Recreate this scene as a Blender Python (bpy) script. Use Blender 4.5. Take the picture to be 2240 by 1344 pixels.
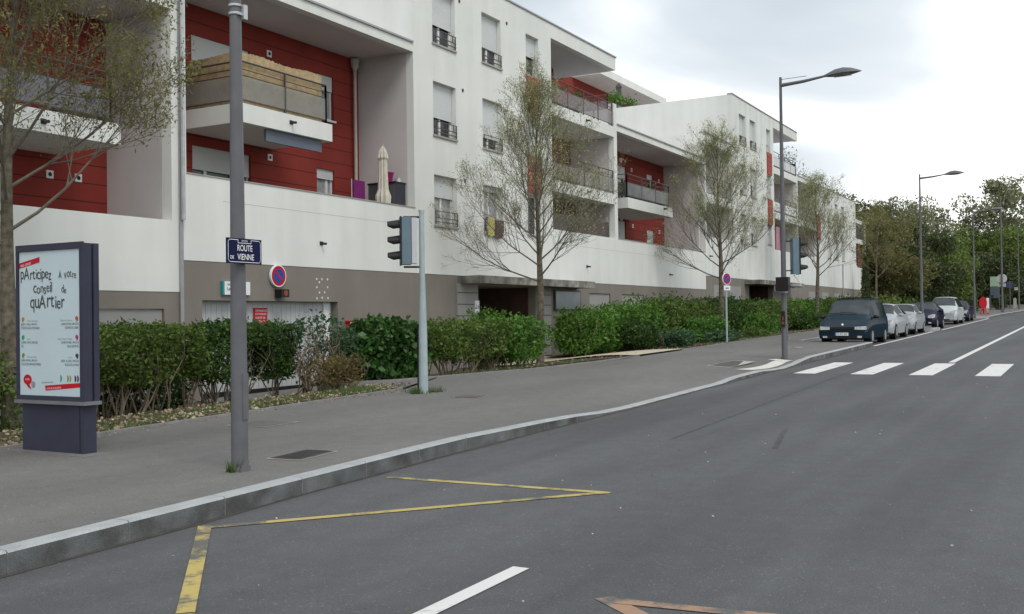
import bpy, bmesh, math, random
import numpy as np
from math import radians as R, sin, cos, pi
from mathutils import Vector, Matrix

for o in list(bpy.data.objects): bpy.data.objects.remove(o)
SC = bpy.context.scene
COL = SC.collection

# ------------------------------------------------------------------ camera
yaw, pitch, roll = 0.51273896, 0.0111757, -0.01296902
d = Vector((cos(yaw)*cos(pitch), sin(yaw)*cos(pitch), sin(pitch)))
r = d.cross(Vector((0, 0, 1))).normalized(); u = r.cross(d)
r2 = cos(roll)*r + sin(roll)*u; u2 = -sin(roll)*r + cos(roll)*u
cd = bpy.data.cameras.new('camera'); cam = bpy.data.objects.new('camera', cd); COL.objects.link(cam)
cam.matrix_world = Matrix(((r2.x, u2.x, -d.x, 0), (r2.y, u2.y, -d.y, 0), (r2.z, u2.z, -d.z, 1.7), (0, 0, 0, 1)))
cd.sensor_width = 36; cd.lens = 36*2252.8/2240; cd.clip_start = .05; cd.clip_end = 5000
SC.camera = cam

# ------------------------------------------------------------------ sky, sun, exposure
SUN_EL, SUN_AZ = 52, 238        # azimuth of the sun measured from +X towards +Y
W = bpy.data.worlds.new('World'); SC.world = W; W.use_nodes = True
nt = W.node_tree; nt.nodes.clear(); N = nt.nodes.new; L = nt.links.new
out = N('ShaderNodeOutputWorld'); bg = N('ShaderNodeBackground'); bg.inputs[1].default_value = 0.1
sky = N('ShaderNodeTexSky'); sky.sky_type = 'NISHITA'; sky.sun_disc = False
sky.sun_elevation = R(SUN_EL); sky.sun_rotation = R(90-SUN_AZ); sky.dust_density = 3; sky.air_density = 1
tc = N('ShaderNodeTexCoord'); sep = N('ShaderNodeSeparateXYZ'); L(tc.outputs['Generated'], sep.inputs[0])
def mth(op, a, b=None, c=None):
    n = N('ShaderNodeMath'); n.operation = op
    for i, v in enumerate((a, b, c)):
        if v is None: continue
        if isinstance(v, (int, float)): n.inputs[i].default_value = v
        else: L(v, n.inputs[i])
    return n.outputs[0]
zz = mth('ADD', mth('MAXIMUM', sep.outputs[2], 0.0), 0.16)
cmb = N('ShaderNodeCombineXYZ'); L(mth('DIVIDE', sep.outputs[0], zz), cmb.inputs[0]); L(mth('DIVIDE', sep.outputs[1], zz), cmb.inputs[1])
mp = N('ShaderNodeMapping'); mp.inputs['Rotation'].default_value = (0, 0, R(35)); mp.inputs['Scale'].default_value = (0.55, 0.9, 1); mp.inputs['Location'].default_value = (3.1, 0.4, 0)
L(cmb.outputs[0], mp.inputs[0])
nz = N('ShaderNodeTexNoise'); nz.inputs['Scale'].default_value = 1.35; nz.inputs['Detail'].default_value = 5; nz.inputs['Roughness'].default_value = .42; nz.inputs['Distortion'].default_value = .35
L(mp.outputs[0], nz.inputs['Vector'])
cr = N('ShaderNodeValToRGB'); e = cr.color_ramp.elements
e[0].position = .36; e[0].color = (.33, .39, .44, 1); e[1].position = .62; e[1].color = (1.05, 1.06, 1.06, 1)
m_ = e.new(.49); m_.color = (.56, .61, .645, 1)
L(nz.outputs[0], cr.inputs[0])
# horizon brightening: the low cloud deck is the brightest part of an overcast sky
mr = N('ShaderNodeMapRange'); mr.inputs['From Min'].default_value = 0.02; mr.inputs['From Max'].default_value = .30; mr.inputs['To Min'].default_value = 1; mr.inputs['To Max'].default_value = 0
L(sep.outputs[2], mr.inputs['Value'])
mxh = N('ShaderNodeMix'); mxh.data_type = 'RGBA'; L(mth('MULTIPLY', mr.outputs[0], .5), mxh.inputs[0]); L(cr.outputs[0], mxh.inputs[6]); mxh.inputs[7].default_value = (1.15, 1.15, 1.14, 1)
sc = N('ShaderNodeVectorMath'); sc.operation = 'SCALE'; L(mxh.outputs[2], sc.inputs[0]); sc.inputs['Scale'].default_value = 8.6
mx = N('ShaderNodeMix'); mx.data_type = 'RGBA'; mx.inputs[0].default_value = .93; L(sky.outputs[0], mx.inputs[6]); L(sc.outputs[0], mx.inputs[7])
L(mx.outputs[2], bg.inputs[0]); L(bg.outputs[0], out.inputs[0])

sl = bpy.data.lights.new('sun', 'SUN'); sl.energy = 0.9; sl.angle = R(25); sl.color = (1, .97, .92)
so = bpy.data.objects.new('sun', sl); COL.objects.link(so)
sd = Vector((cos(R(SUN_EL))*cos(R(SUN_AZ)), cos(R(SUN_EL))*sin(R(SUN_AZ)), sin(R(SUN_EL))))
so.rotation_euler = (-sd).to_track_quat('-Z', 'Y').to_euler(); so.location = sd*60
SC.view_settings.view_transform = 'Standard'; SC.view_settings.look = 'None'; SC.view_settings.gamma = 1
SC.view_settings.exposure = 0.72

# ------------------------------------------------------------------ materials
MATS = {}
def mat(name, col, rough=.8, var=.12, scale=6., bump=0., bscale=60., metal=0., spec=.3, fine=0., streak=None, coat=0., tint=None, emit=None):
    if name in MATS: return MATS[name]
    m = bpy.data.materials.new(name); m.use_nodes = True; t = m.node_tree; b = t.nodes['Principled BSDF']
    b.inputs['Roughness'].default_value = rough; b.inputs['Metallic'].default_value = metal
    b.inputs['Specular IOR Level'].default_value = spec; b.inputs['Coat Weight'].default_value = coat
    b.inputs['Coat Roughness'].default_value = .05
    n = t.nodes.new; l = t.links.new
    co = n('ShaderNodeTexCoord')
    nz = n('ShaderNodeTexNoise'); nz.inputs['Scale'].default_value = scale; nz.inputs['Detail'].default_value = 6; l(co.outputs['Object'], nz.inputs['Vector'])
    rp = n('ShaderNodeValToRGB'); rp.color_ramp.elements[0].position = .3; rp.color_ramp.elements[1].position = .7
    c2 = tint if tint else col
    rp.color_ramp.elements[0].color = (*[max(0, c*(1-var)) for c in c2], 1); rp.color_ramp.elements[1].color = (*[min(1, c*(1+var)) for c in col], 1)
    l(nz.outputs[0], rp.inputs[0]); src = rp.outputs[0]
    if fine:
        nf = n('ShaderNodeTexNoise'); nf.inputs['Scale'].default_value = bscale*1.5; nf.inputs['Detail'].default_value = 2; l(co.outputs['Object'], nf.inputs['Vector'])
        r3 = n('ShaderNodeMapRange'); r3.inputs['From Min'].default_value = .3; r3.inputs['From Max'].default_value = .7; r3.inputs['To Min'].default_value = 1-fine; r3.inputs['To Max'].default_value = 1+fine
        l(nf.outputs[0], r3.inputs['Value']); mm = n('ShaderNodeVectorMath'); mm.operation = 'SCALE'; l(src, mm.inputs[0]); l(r3.outputs[0], mm.inputs['Scale']); src = mm.outputs[0]
    if streak:      # vertical rain streaks
        mpn = n('ShaderNodeMapping'); mpn.inputs['Scale'].default_value = (1.3, 1.3, .16); l(co.outputs['Object'], mpn.inputs[0])
        ns = n('ShaderNodeTexNoise'); ns.inputs['Scale'].default_value = 1.4; ns.inputs['Detail'].default_value = 5; l(mpn.outputs[0], ns.inputs['Vector'])
        r4 = n('ShaderNodeMapRange'); r4.inputs['From Min'].default_value = .35; r4.inputs['From Max'].default_value = .62; r4.inputs['To Min'].default_value = 1-streak; r4.inputs['To Max'].default_value = 1
        l(ns.outputs[0], r4.inputs['Value']); mm = n('ShaderNodeVectorMath'); mm.operation = 'SCALE'; l(src, mm.inputs[0]); l(r4.outputs[0], mm.inputs['Scale']); src = mm.outputs[0]
    l(src, b.inputs['Base Color'])
    if bump:
        nb = n('ShaderNodeTexNoise'); nb.inputs['Scale'].default_value = bscale; nb.inputs['Detail'].default_value = 3; l(co.outputs['Object'], nb.inputs['Vector'])
        bp = n('ShaderNodeBump'); bp.inputs['Strength'].default_value = bump; bp.inputs['Distance'].default_value = .01; l(nb.outputs[0], bp.inputs['Height']); l(bp.outputs[0], b.inputs['Normal'])
    if emit: b.inputs['Emission Color'].default_value = (*emit, 1); b.inputs['Emission Strength'].default_value = 1
    MATS[name] = m; return m

def leafmat(name, c1, c2, trans=.35, rough=.55):
    if name in MATS: return MATS[name]
    m = bpy.data.materials.new(name); m.use_nodes = True; t = m.node_tree; b = t.nodes['Principled BSDF']; n = t.nodes.new; l = t.links.new
    ge = n('ShaderNodeNewGeometry'); rp = n('ShaderNodeValToRGB'); rp.color_ramp.elements[0].color = (*c1, 1); rp.color_ramp.elements[1].color = (*c2, 1)
    l(ge.outputs['Random Per Island'], rp.inputs[0])
    co = n('ShaderNodeTexCoord'); nz = n('ShaderNodeTexNoise'); nz.inputs['Scale'].default_value = 1.6; nz.inputs['Detail'].default_value = 3; l(co.outputs['Object'], nz.inputs['Vector'])
    mr_ = n('ShaderNodeMapRange'); mr_.inputs['From Min'].default_value = .35; mr_.inputs['From Max'].default_value = .65; mr_.inputs['To Min'].default_value = .72; mr_.inputs['To Max'].default_value = 1.25
    l(nz.outputs[0], mr_.inputs['Value']); vm = n('ShaderNodeVectorMath'); vm.operation = 'SCALE'; l(rp.outputs[0], vm.inputs[0]); l(mr_.outputs[0], vm.inputs['Scale'])
    l(vm.outputs[0], b.inputs['Base Color']); b.inputs['Roughness'].default_value = rough; b.inputs['Specular IOR Level'].default_value = .25
    tr = n('ShaderNodeBsdfTranslucent'); l(vm.outputs[0], tr.inputs[0]); ms = n('ShaderNodeMixShader'); ms.inputs[0].default_value = trans
    l(b.outputs[0], ms.inputs[1]); l(tr.outputs[0], ms.inputs[2]); l(ms.outputs[0], t.nodes['Material Output'].inputs[0])
    MATS[name] = m; return m

def ground_mat(name, c1, c2, c3, s1=1.2, s2=14, fine=.25, bump=.6):
    m = bpy.data.materials.new(name); m.use_nodes = True; t = m.node_tree; b = t.nodes['Principled BSDF']; n = t.nodes.new; l = t.links.new
    co = n('ShaderNodeTexCoord'); a = n('ShaderNodeTexNoise'); a.inputs['Scale'].default_value = s1; a.inputs['Detail'].default_value = 8; a.inputs['Roughness'].default_value = .65; l(co.outputs['Object'], a.inputs['Vector'])
    rp = n('ShaderNodeValToRGB'); e = rp.color_ramp.elements; e[0].position = .42; e[0].color = (*c1, 1); e[1].position = .60; e[1].color = (*c3, 1); x = e.new(.5); x.color = (*c2, 1); l(a.outputs[0], rp.inputs[0])
    f = n('ShaderNodeTexNoise'); f.inputs['Scale'].default_value = s2*6; f.inputs['Detail'].default_value = 3; l(co.outputs['Object'], f.inputs['Vector'])
    q = n('ShaderNodeMapRange'); q.inputs['From Min'].default_value = .3; q.inputs['From Max'].default_value = .7; q.inputs['To Min'].default_value = 1-fine; q.inputs['To Max'].default_value = 1+fine; l(f.outputs[0], q.inputs['Value'])
    v = n('ShaderNodeVectorMath'); v.operation = 'SCALE'; l(rp.outputs[0], v.inputs[0]); l(q.outputs[0], v.inputs['Scale']); l(v.outputs[0], b.inputs['Base Color'])
    b.inputs['Roughness'].default_value = .95; b.inputs['Specular IOR Level'].default_value = .1
    bp = n('ShaderNodeBump'); bp.inputs['Strength'].default_value = bump; bp.inputs['Distance'].default_value = .03; l(f.outputs[0], bp.inputs['Height']); l(bp.outputs[0], b.inputs['Normal'])
    MATS[name] = m; return m

def asphalt(name, base, warm=0., lanes=False):
    m = bpy.data.materials.new(name); m.use_nodes = True; t = m.node_tree; b = t.nodes['Principled BSDF']; n = t.nodes.new; l = t.links.new
    co = n('ShaderNodeTexCoord')
    def noise(sc, det, mapsc=None, rough=.5):
        x = n('ShaderNodeTexNoise'); x.inputs['Scale'].default_value = sc; x.inputs['Detail'].default_value = det; x.inputs['Roughness'].default_value = rough
        if mapsc:
            mpn = n('ShaderNodeMapping'); mpn.inputs['Scale'].default_value = mapsc; l(co.outputs['Object'], mpn.inputs[0]); l(mpn.outputs[0], x.inputs['Vector'])
        else: l(co.outputs['Object'], x.inputs['Vector'])
        return x.outputs[0]
    def mr(v, a, b_, c, d_):
        q = n('ShaderNodeMapRange'); q.inputs['From Min'].default_value = a; q.inputs['From Max'].default_value = b_; q.inputs['To Min'].default_value = c; q.inputs['To Max'].default_value = d_; l(v, q.inputs['Value']); return q.outputs[0]
    def mul(a, b_):
        q = n('ShaderNodeMath'); q.operation = 'MULTIPLY'; l(a, q.inputs[0]); l(b_, q.inputs[1]); return q.outputs[0]
    f = mr(noise(130, 3, rough=.7), .32, .68, .62, 1.38)
    f = mul(f, mr(noise(.5, 5, (.35, 1.2, 1)), .3, .7, .84, 1.13))
    f = mul(f, mr(noise(5, 4), .3, .7, .93, 1.06))
    f = mul(f, mr(noise(38, 1), .66, .74, 1, 1.5))      # scattered pale chips
    if lanes: f = mul(f, mr(noise(1.0, 3, (.05, 1.6, 1)), .3, .65, .84, 1.05))
    rgb = n('ShaderNodeVectorMath'); rgb.operation = 'SCALE'; rgb.inputs[0].default_value = base; l(f, rgb.inputs['Scale']); l(rgb.outputs[0], b.inputs['Base Color'])
    b.inputs['Roughness'].default_value = .85; b.inputs['Specular IOR Level'].default_value = .25
    bp = n('ShaderNodeBump'); bp.inputs['Strength'].default_value = .35; bp.inputs['Distance'].default_value = .006; l(noise(160, 3), bp.inputs['Height']); l(bp.outputs[0], b.inputs['Normal'])
    MATS[name] = m; return m

def paintmat(name, col, road, wear=.5):   # road paint, worn through to the asphalt
    m = bpy.data.materials.new(name); m.use_nodes = True; t = m.node_tree; b = t.nodes['Principled BSDF']; n = t.nodes.new; l = t.links.new
    co = n('ShaderNodeTexCoord'); a = n('ShaderNodeTexNoise'); a.inputs['Scale'].default_value = 2.2; a.inputs['Detail'].default_value = 9; a.inputs['Roughness'].default_value = .75; l(co.outputs['Object'], a.inputs['Vector'])
    rp = n('ShaderNodeValToRGB'); e = rp.color_ramp.elements; e[0].position = wear-.05; e[0].color = (*road, 1); e[1].position = wear+.05; e[1].color = (*col, 1); l(a.outputs[0], rp.inputs[0]); l(rp.outputs[0], b.inputs['Base Color']); b.inputs['Roughness'].default_value = .8
    MATS[name] = m; return m

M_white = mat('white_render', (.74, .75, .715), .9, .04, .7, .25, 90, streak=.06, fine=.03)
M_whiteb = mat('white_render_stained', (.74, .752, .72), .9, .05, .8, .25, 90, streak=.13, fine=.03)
M_inner = mat('shade_grey_render', (.56, .54, .535), .9, .05, .9, .25, 90, fine=.03)  # white render with the loggia shade mixed into a greyer base colour
M_brown = mat('taupe_render', (.225, .203, .175), .9, .06, .8, .3, 90, fine=.05, streak=.08)
M_brown2 = mat('grey_panel_render', (.30, .295, .285), .9, .06, .8, .2, 90, fine=.04)
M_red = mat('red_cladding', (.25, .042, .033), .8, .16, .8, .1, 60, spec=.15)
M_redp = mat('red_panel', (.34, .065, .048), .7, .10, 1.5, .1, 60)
M_gap = mat('cladding_joint', (.06, .015, .012), .9, .1)
M_shut = mat('shutter_pvc', (.60, .62, .62), .55, .03, 2)
M_pvc = mat('white_pvc', (.72, .73, .73), .45, .03, 3)
M_glass = mat('window_glass', (.035, .04, .045), .08, .3, 1.2, spec=.6)
M_curt = mat('net_curtain_glass', (.32, .33, .33), .35, .3, 7, spec=.5)
M_rail = mat('brown_steel', (.085, .07, .065), .5, .1, 4)
M_dark = mat('dark_metal', (.03, .03, .032), .5, .1)
M_black = mat('black_plastic', (.012, .012, .013), .45, .1)
M_pole = mat('grey_painted_steel', (.125, .125, .135), .5, .10, 5, .1, 30, spec=.4, streak=.12)
M_poleb = mat('pale_blue_steel', (.36, .43, .45), .5, .10, 5, .1, 30, streak=.1)
M_steel = mat('galvanised_steel', (.45, .46, .47), .4, .12, 8, metal=.5)
M_zinc = mat('zinc_trim', (.34, .34, .35), .5, .08, 5, metal=.3)
M_conc = mat('concrete', (.36, .345, .31), .9, .15, 2, .3, 40, fine=.08)
M_concd = mat('stained_concrete', (.30, .285, .25), .9, .3, 3, .3, 40, fine=.1, streak=.5, tint=(.17, .16, .14))
M_door = mat('garage_door', (.50, .52, .52), .6, .05, 1.5, streak=.16)
M_signw = mat('sign_white', (.78, .79, .8), .5, .02)
M_signr = mat('sign_red', (.48, .012, .025), .5, .05, spec=.15)
M_signb = mat('sign_blue', (.012, .075, .33), .5, .05, spec=.15)
M_enam = mat('enamel_navy', (.004, .006, .05), .45, .1, 3, spec=.15)
M_anth = mat('anthracite_paint', (.040, .042, .066), .55, .12, 3, spec=.2)
M_anthl = mat('anthracite_trim', (.16, .165, .18), .5, .1, 6)
M_poster = mat('poster_paper', (.50, .60, .635), .35, .03, 2, spec=.4)
M_ink = mat('poster_ink', (.05, .06, .07), .6, .05)
M_inkg = mat('poster_ink_grey', (.22, .27, .29), .6, .05)
M_reed = mat('reed', (.44, .33, .19), .85, .22, 9, .4, 60, fine=.15)
M_glasspan = mat('frosted_panel', (.34, .34, .31), .3, .1, 2, spec=.15)
M_glasspk = mat('tinted_panel', (.22, .17, .175), .15, .15, 1.4, spec=.6)
def see_through(m, fac):
    t = m.node_tree; b = t.nodes['Principled BSDF']; o_ = t.nodes['Material Output']; tr = t.nodes.new('ShaderNodeBsdfTransparent'); ms = t.nodes.new('ShaderNodeMixShader'); ms.inputs[0].default_value = fac
    t.links.new(tr.outputs[0], ms.inputs[1]); t.links.new(b.outputs[0], ms.inputs[2]); t.links.new(ms.outputs[0], o_.inputs[0])
see_through(M_glasspan, .42); see_through(M_glasspk, .6)
M_tl = mat('signal_back', (.13, .19, .23), .5, .08, 4)
M_bark = mat('bark', (.15, .125, .10), .95, .3, 9, .7, 40, fine=.2, tint=(.09, .085, .05))
M_barkd = mat('twig_bark', (.155, .135, .105), .9, .2, 9)
M_stem = mat('pale_stem', (.20, .155, .115), .9, .25, 9)
M_rock = mat('limestone', (.42, .38, .32), .9, .2, 3, .5, 12)
M_road = asphalt('asphalt_road', (.097, .099, .102), lanes=True)
M_pave = asphalt('asphalt_pavement', (.154, .149, .143))
M_bay = asphalt('asphalt_bay', (.10, .093, .093))
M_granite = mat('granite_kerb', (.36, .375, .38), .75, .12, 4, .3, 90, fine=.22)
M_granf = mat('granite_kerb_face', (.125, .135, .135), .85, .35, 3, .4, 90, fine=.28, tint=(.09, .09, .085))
M_gutter = mat('gutter_dirt', (.075, .066, .058), .95, .25, 6, .4, 60)
M_edging = mat('concrete_edging', (.22, .215, .21), .9, .15, 5, .3, 60, fine=.12)
M_path = mat('beige_path', (.50, .43, .33), .9, .08, 2, .2, 60, fine=.08)
M_bed = ground_mat('bed_soil', (.085, .056, .040), (.115, .085, .060), (.085, .080, .048))
M_mulch = ground_mat('red_mulch', (.075, .035, .027), (.10, .05, .038), (.06, .045, .03), 3, 12, .4, .9)
M_grassg = ground_mat('grass_ground', (.05, .085, .022), (.065, .095, .03), (.10, .09, .045), .6, 6, .3, .6)
M_wline = paintmat('white_road_paint', (.62, .62, .60), (.12, .12, .12), .37)
M_yline = paintmat('yellow_road_paint', (.44, .345, .11), (.115, .11, .095), .48)
M_oline = paintmat('orange_road_paint', (.32, .20, .13), (.10, .10, .098), .52)
M_lt1 = leafmat('spring_leaf', (.28, .30, .12), (.48, .50, .25), .45)
M_lt0 = leafmat('olive_leaf', (.14, .14, .04), (.27, .26, .09), .4)
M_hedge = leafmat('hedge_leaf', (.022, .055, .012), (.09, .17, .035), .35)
M_hedgl = leafmat('light_hedge_leaf', (.05, .09, .016), (.14, .21, .045), .35)
M_hedgb = leafmat('bright_shrub_leaf', (.04, .12, .015), (.15, .29, .05), .35)
M_laur = leafmat('laurel_leaf', (.022, .065, .014), (.07, .16, .035), .25, .4)
M_rusty = leafmat('bronze_leaf', (.10, .10, .03), (.24, .17, .07), .3)
M_blue = leafmat('bluegreen_leaf', (.03, .07, .03), (.08, .15, .07), .3)
M_wood1 = leafmat('wood_olive', (.115, .115, .042), (.22, .21, .085), .4)
M_wood2 = leafmat('wood_dark', (.045, .062, .025), (.12, .15, .06), .35)
M_wood3 = leafmat('wood_green', (.095, .14, .032), (.22, .29, .08), .4)
M_wood4 = leafmat('wood_pale', (.15, .16, .08), (.32, .33, .19), .4)
M_litter = leafmat('dry_leaf', (.20, .15, .09), (.46, .38, .27), .1)
M_grass = leafmat('grass_blade', (.05, .10, .02), (.11, .19, .05), .3)

# ------------------------------------------------------------------ mesh helpers
ORG = {}
def tag(o, label=None, cat=None, group=None, kind=None):
    if label: o['label'] = label
    if cat: o['category'] = cat
    if group: o['group'] = group
    if kind: o['kind'] = kind
    return o
def thing(name, label, cat, loc, group=None, rz=0):
    o = bpy.data.objects.new(name, None); COL.objects.link(o); o.location = loc; o.rotation_euler = (0, 0, rz); o.empty_display_size = .2
    ORG[o.name] = Matrix.Translation(Vector(loc)) @ Matrix.Rotation(rz, 4, 'Z')
    return tag(o, label, cat, group)
class MB:
    def __init__(s): s.v = []; s.f = []; s.m = []; s.mi = 0
    def face(s, pts, mi=None):
        b = len(s.v); s.v += [tuple(p) for p in pts]; s.f.append(tuple(range(b, b+len(pts)))); s.m.append(s.mi if mi is None else mi); return s
    def box(s, x0, x1, y0, y1, z0, z1, mi=None):
        if x0 > x1: x0, x1 = x1, x0
        if y0 > y1: y0, y1 = y1, y0
        if z0 > z1: z0, z1 = z1, z0
        b = len(s.v); s.v += [(x0,y0,z0),(x1,y0,z0),(x1,y1,z0),(x0,y1,z0),(x0,y0,z1),(x1,y0,z1),(x1,y1,z1),(x0,y1,z1)]
        for f in ((0,3,2,1),(4,5,6,7),(0,1,5,4),(1,2,6,5),(2,3,7,6),(3,0,4,7)): s.f.append(tuple(b+i for i in f)); s.m.append(s.mi if mi is None else mi)
        return s
    def prism(s, pts, ax, a0, a1, mi=None):   # polygon pts extruded along axis ax (0,1,2)
        def mk(p, a): q = list(p); q.insert(ax, a); return tuple(q)
        n = len(pts); b = len(s.v); s.v += [mk(p, a0) for p in pts] + [mk(p, a1) for p in pts]
        k = s.mi if mi is None else mi
        s.f.append(tuple(b+i for i in range(n))[::-1]); s.f.append(tuple(b+n+i for i in range(n))); s.m += [k, k]
        for i in range(n): j = (i+1) % n; s.f.append((b+i, b+j, b+n+j, b+n+i)); s.m.append(k)
        return s
    def tube(s, pts, rad, n=8, cap=True, mi=None):
        k = s.mi if mi is None else mi
        P = [Vector(p) for p in pts]; rr = rad if isinstance(rad, (list, tuple)) else [rad]*len(P); b = len(s.v); up = None
        for i, p in enumerate(P):
            t = (P[min(i+1, len(P)-1)]-P[max(i-1, 0)]).normalized()
            if up is None: up = Vector((0, 0, 1)) if abs(t.z) < .9 else Vector((1, 0, 0))
            a = t.cross(up).normalized(); c = a.cross(t).normalized(); up = c
            for j in range(n):
                q = p + (a*cos(2*pi*j/n)+c*sin(2*pi*j/n))*rr[i]; s.v.append((q.x, q.y, q.z))
        for i in range(len(P)-1):
            for j in range(n):
                k2 = (j+1) % n; s.f.append((b+i*n+j, b+i*n+k2, b+(i+1)*n+k2, b+(i+1)*n+j)); s.m.append(k)
        if cap:
            s.f.append(tuple(b+j for j in range(n))[::-1]); s.f.append(tuple(b+(len(P)-1)*n+j for j in range(n))); s.m += [k, k]
        return s
    def disc(s, c, rad, axis, n=24, th=.004, mi=None, rz=1.):
        pts = [(rad*cos(2*pi*i/n), rad*rz*sin(2*pi*i/n)) for i in range(n)]
        ax = 'xyz'.index(axis); o = [c[i] for i in range(3) if i != ax]
        return s.prism([(o[0]+p[0], o[1]+p[1]) for p in pts], ax, c[ax], c[ax]+th, mi)
    def grid(s, xs, zs, filled, y0, y1, axis='y'):  # wall with openings as connected shell
        def P(a, y, z): return (a, y, z) if axis == 'y' else (y, a, z)
        nx, nz_ = len(xs)-1, len(zs)-1
        F = [[filled((xs[i]+xs[i+1])/2, (zs[j]+zs[j+1])/2) for j in range(nz_)] for i in range(nx)]
        g = lambda i, j: 0 <= i < nx and 0 <= j < nz_ and F[i][j]
        for i in range(nx):
            for j in range(nz_):
                if not F[i][j]: continue
                a, b_, c, e_ = xs[i], xs[i+1], zs[j], zs[j+1]
                s.face([P(a,y0,c),P(b_,y0,c),P(b_,y0,e_),P(a,y0,e_)]); s.face([P(b_,y1,c),P(a,y1,c),P(a,y1,e_),P(b_,y1,e_)])
                if not g(i-1, j): s.face([P(a,y1,c),P(a,y0,c),P(a,y0,e_),P(a,y1,e_)])
                if not g(i+1, j): s.face([P(b_,y0,c),P(b_,y1,c),P(b_,y1,e_),P(b_,y0,e_)])
                if not g(i, j-1): s.face([P(a,y0,c),P(a,y1,c),P(b_,y1,c),P(b_,y0,c)])
                if not g(i, j+1): s.face([P(a,y0,e_),P(b_,y0,e_),P(b_,y1,e_),P(a,y1,e_)])
        return s
    def build(s, name, mats, parent=None, smooth=False, label=None):
        if not isinstance(mats, (list, tuple)): mats = [mats]
        me = bpy.data.meshes.new(name); inv = None
        if parent is not None and parent.name in ORG: inv = ORG[parent.name].inverted()
        v = s.v
        if inv is not None: v = [tuple(inv @ Vector(p)) for p in v]
        me.from_pydata(v, [], s.f); 
        for m in mats: me.materials.append(m)
        me.polygons.foreach_set('material_index', s.m)
        if smooth: me.polygons.foreach_set('use_smooth', [True]*len(s.f))
        me.update(); o = bpy.data.objects.new(name, me); COL.objects.link(o)
        if parent is not None:
            o.parent = parent; ORG[o.name] = ORG[parent.name]
        else: ORG[o.name] = Matrix.Identity(4)
        if label: o['label'] = label
        if smooth:
            try: me.set_sharp_from_angle(angle=R(38))
            except Exception: pass
        return o
def lettering(txt, size, M, mat_, parent, name='lettering', sx=1., align='LEFT', off=0.):
    c = bpy.data.curves.new('t', 'FONT'); c.body = txt; c.size = size; c.align_x = align; c.offset = off; c.extrude = 0; c.fill_mode = 'FRONT'
    t = bpy.data.objects.new('t', c); COL.objects.link(t); dg = bpy.context.evaluated_depsgraph_get()
    me = bpy.data.meshes.new_from_object(t.evaluated_get(dg)); bpy.data.objects.remove(t); bpy.data.curves.remove(c)
    inv = ORG[parent.name].inverted() if parent is not None else Matrix.Identity(4)
    me.transform(inv @ M @ Matrix.Diagonal((sx, 1, 1, 1))); me.materials.clear(); me.materials.append(mat_)
    me.name = name; return me
def join_letters(meshes, name, parent, mat_):
    mb = MB()
    for me in meshes:
        b = len(mb.v); mb.v += [tuple(v.co) for v in me.vertices]
        for p in me.polygons: mb.f.append(tuple(b+i for i in p.vertices)); mb.m.append(0)
        bpy.data.meshes.remove(me)
    me = bpy.data.meshes.new(name); me.from_pydata(mb.v, [], mb.f); me.materials.append(mat_); me.update()
    o = bpy.data.objects.new(name, me); COL.objects.link(o); o.parent = parent; ORG[o.name] = ORG[parent.name]; return o
def face_front(x, y, z):    # text plane facing -Y (towards the road)
    return Matrix.Translation((x, y, z)) @ Matrix.Rotation(R(90), 4, 'X')
def face_left(x, y, z, tilt=0):     # text plane facing -X, reading direction -Y
    return Matrix.Translation((x, y, z)) @ Matrix(((0,0,-1,0),(-1,0,0,0),(0,1,0,0),(0,0,0,1))) @ Matrix.Rotation(tilt, 4, 'Z')
def copy_tree(o, parent=None):
    c = o.copy(); COL.objects.link(c); c.parent = parent; ORG[c.name] = ORG.get(o.name, Matrix.Identity(4))
    for ch in list(o.children): copy_tree(ch, c)
    return c

def np_mesh(name, V, nper, mat_, parent=None, faces=None):
    me = bpy.data.meshes.new(name); n = len(V)//nper
    V = np.asarray(V, dtype=np.float32)
    if parent is not None:
        t = ORG[parent.name].to_translation(); V = V - np.array([t.x, t.y, t.z], dtype=np.float32)
    me.vertices.add(len(V)); me.vertices.foreach_set('co', V.ravel())
    me.loops.add(n*nper); me.loops.foreach_set('vertex_index', np.arange(n*nper, dtype=np.int32))
    me.polygons.add(n); me.polygons.foreach_set('loop_start', np.arange(0, n*nper, nper, dtype=np.int32)); me.polygons.foreach_set('loop_total', np.full(n, nper, dtype=np.int32))
    me.materials.append(mat_); me.update(calc_edges=True); me.validate()
    o = bpy.data.objects.new(name, me); COL.objects.link(o)
    if parent is not None: o.parent = parent; ORG[o.name] = ORG[parent.name]
    return o
def leaves(P, size, rng, asp=.5, flat=.0, jitter=.35, droop=0.):
    n = len(P); S = size*(1+jitter*rng.standard_normal(n).clip(-1.5, 1.8))
    t = rng.standard_normal((n, 3)); t[:, 2] = t[:, 2]*(1-flat)-droop; t /= np.linalg.norm(t, axis=1)[:, None]
    q = rng.standard_normal((n, 3)); b = np.cross(t, q); b /= np.linalg.norm(b, axis=1)[:, None]
    A = P; a = t*S[:, None]; c = b*(S*asp*.5)[:, None]
    V = np.stack([A, A+a*.5+c, A+a, A+a*.5-c], axis=1); return V.reshape(-1, 3)

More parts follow.
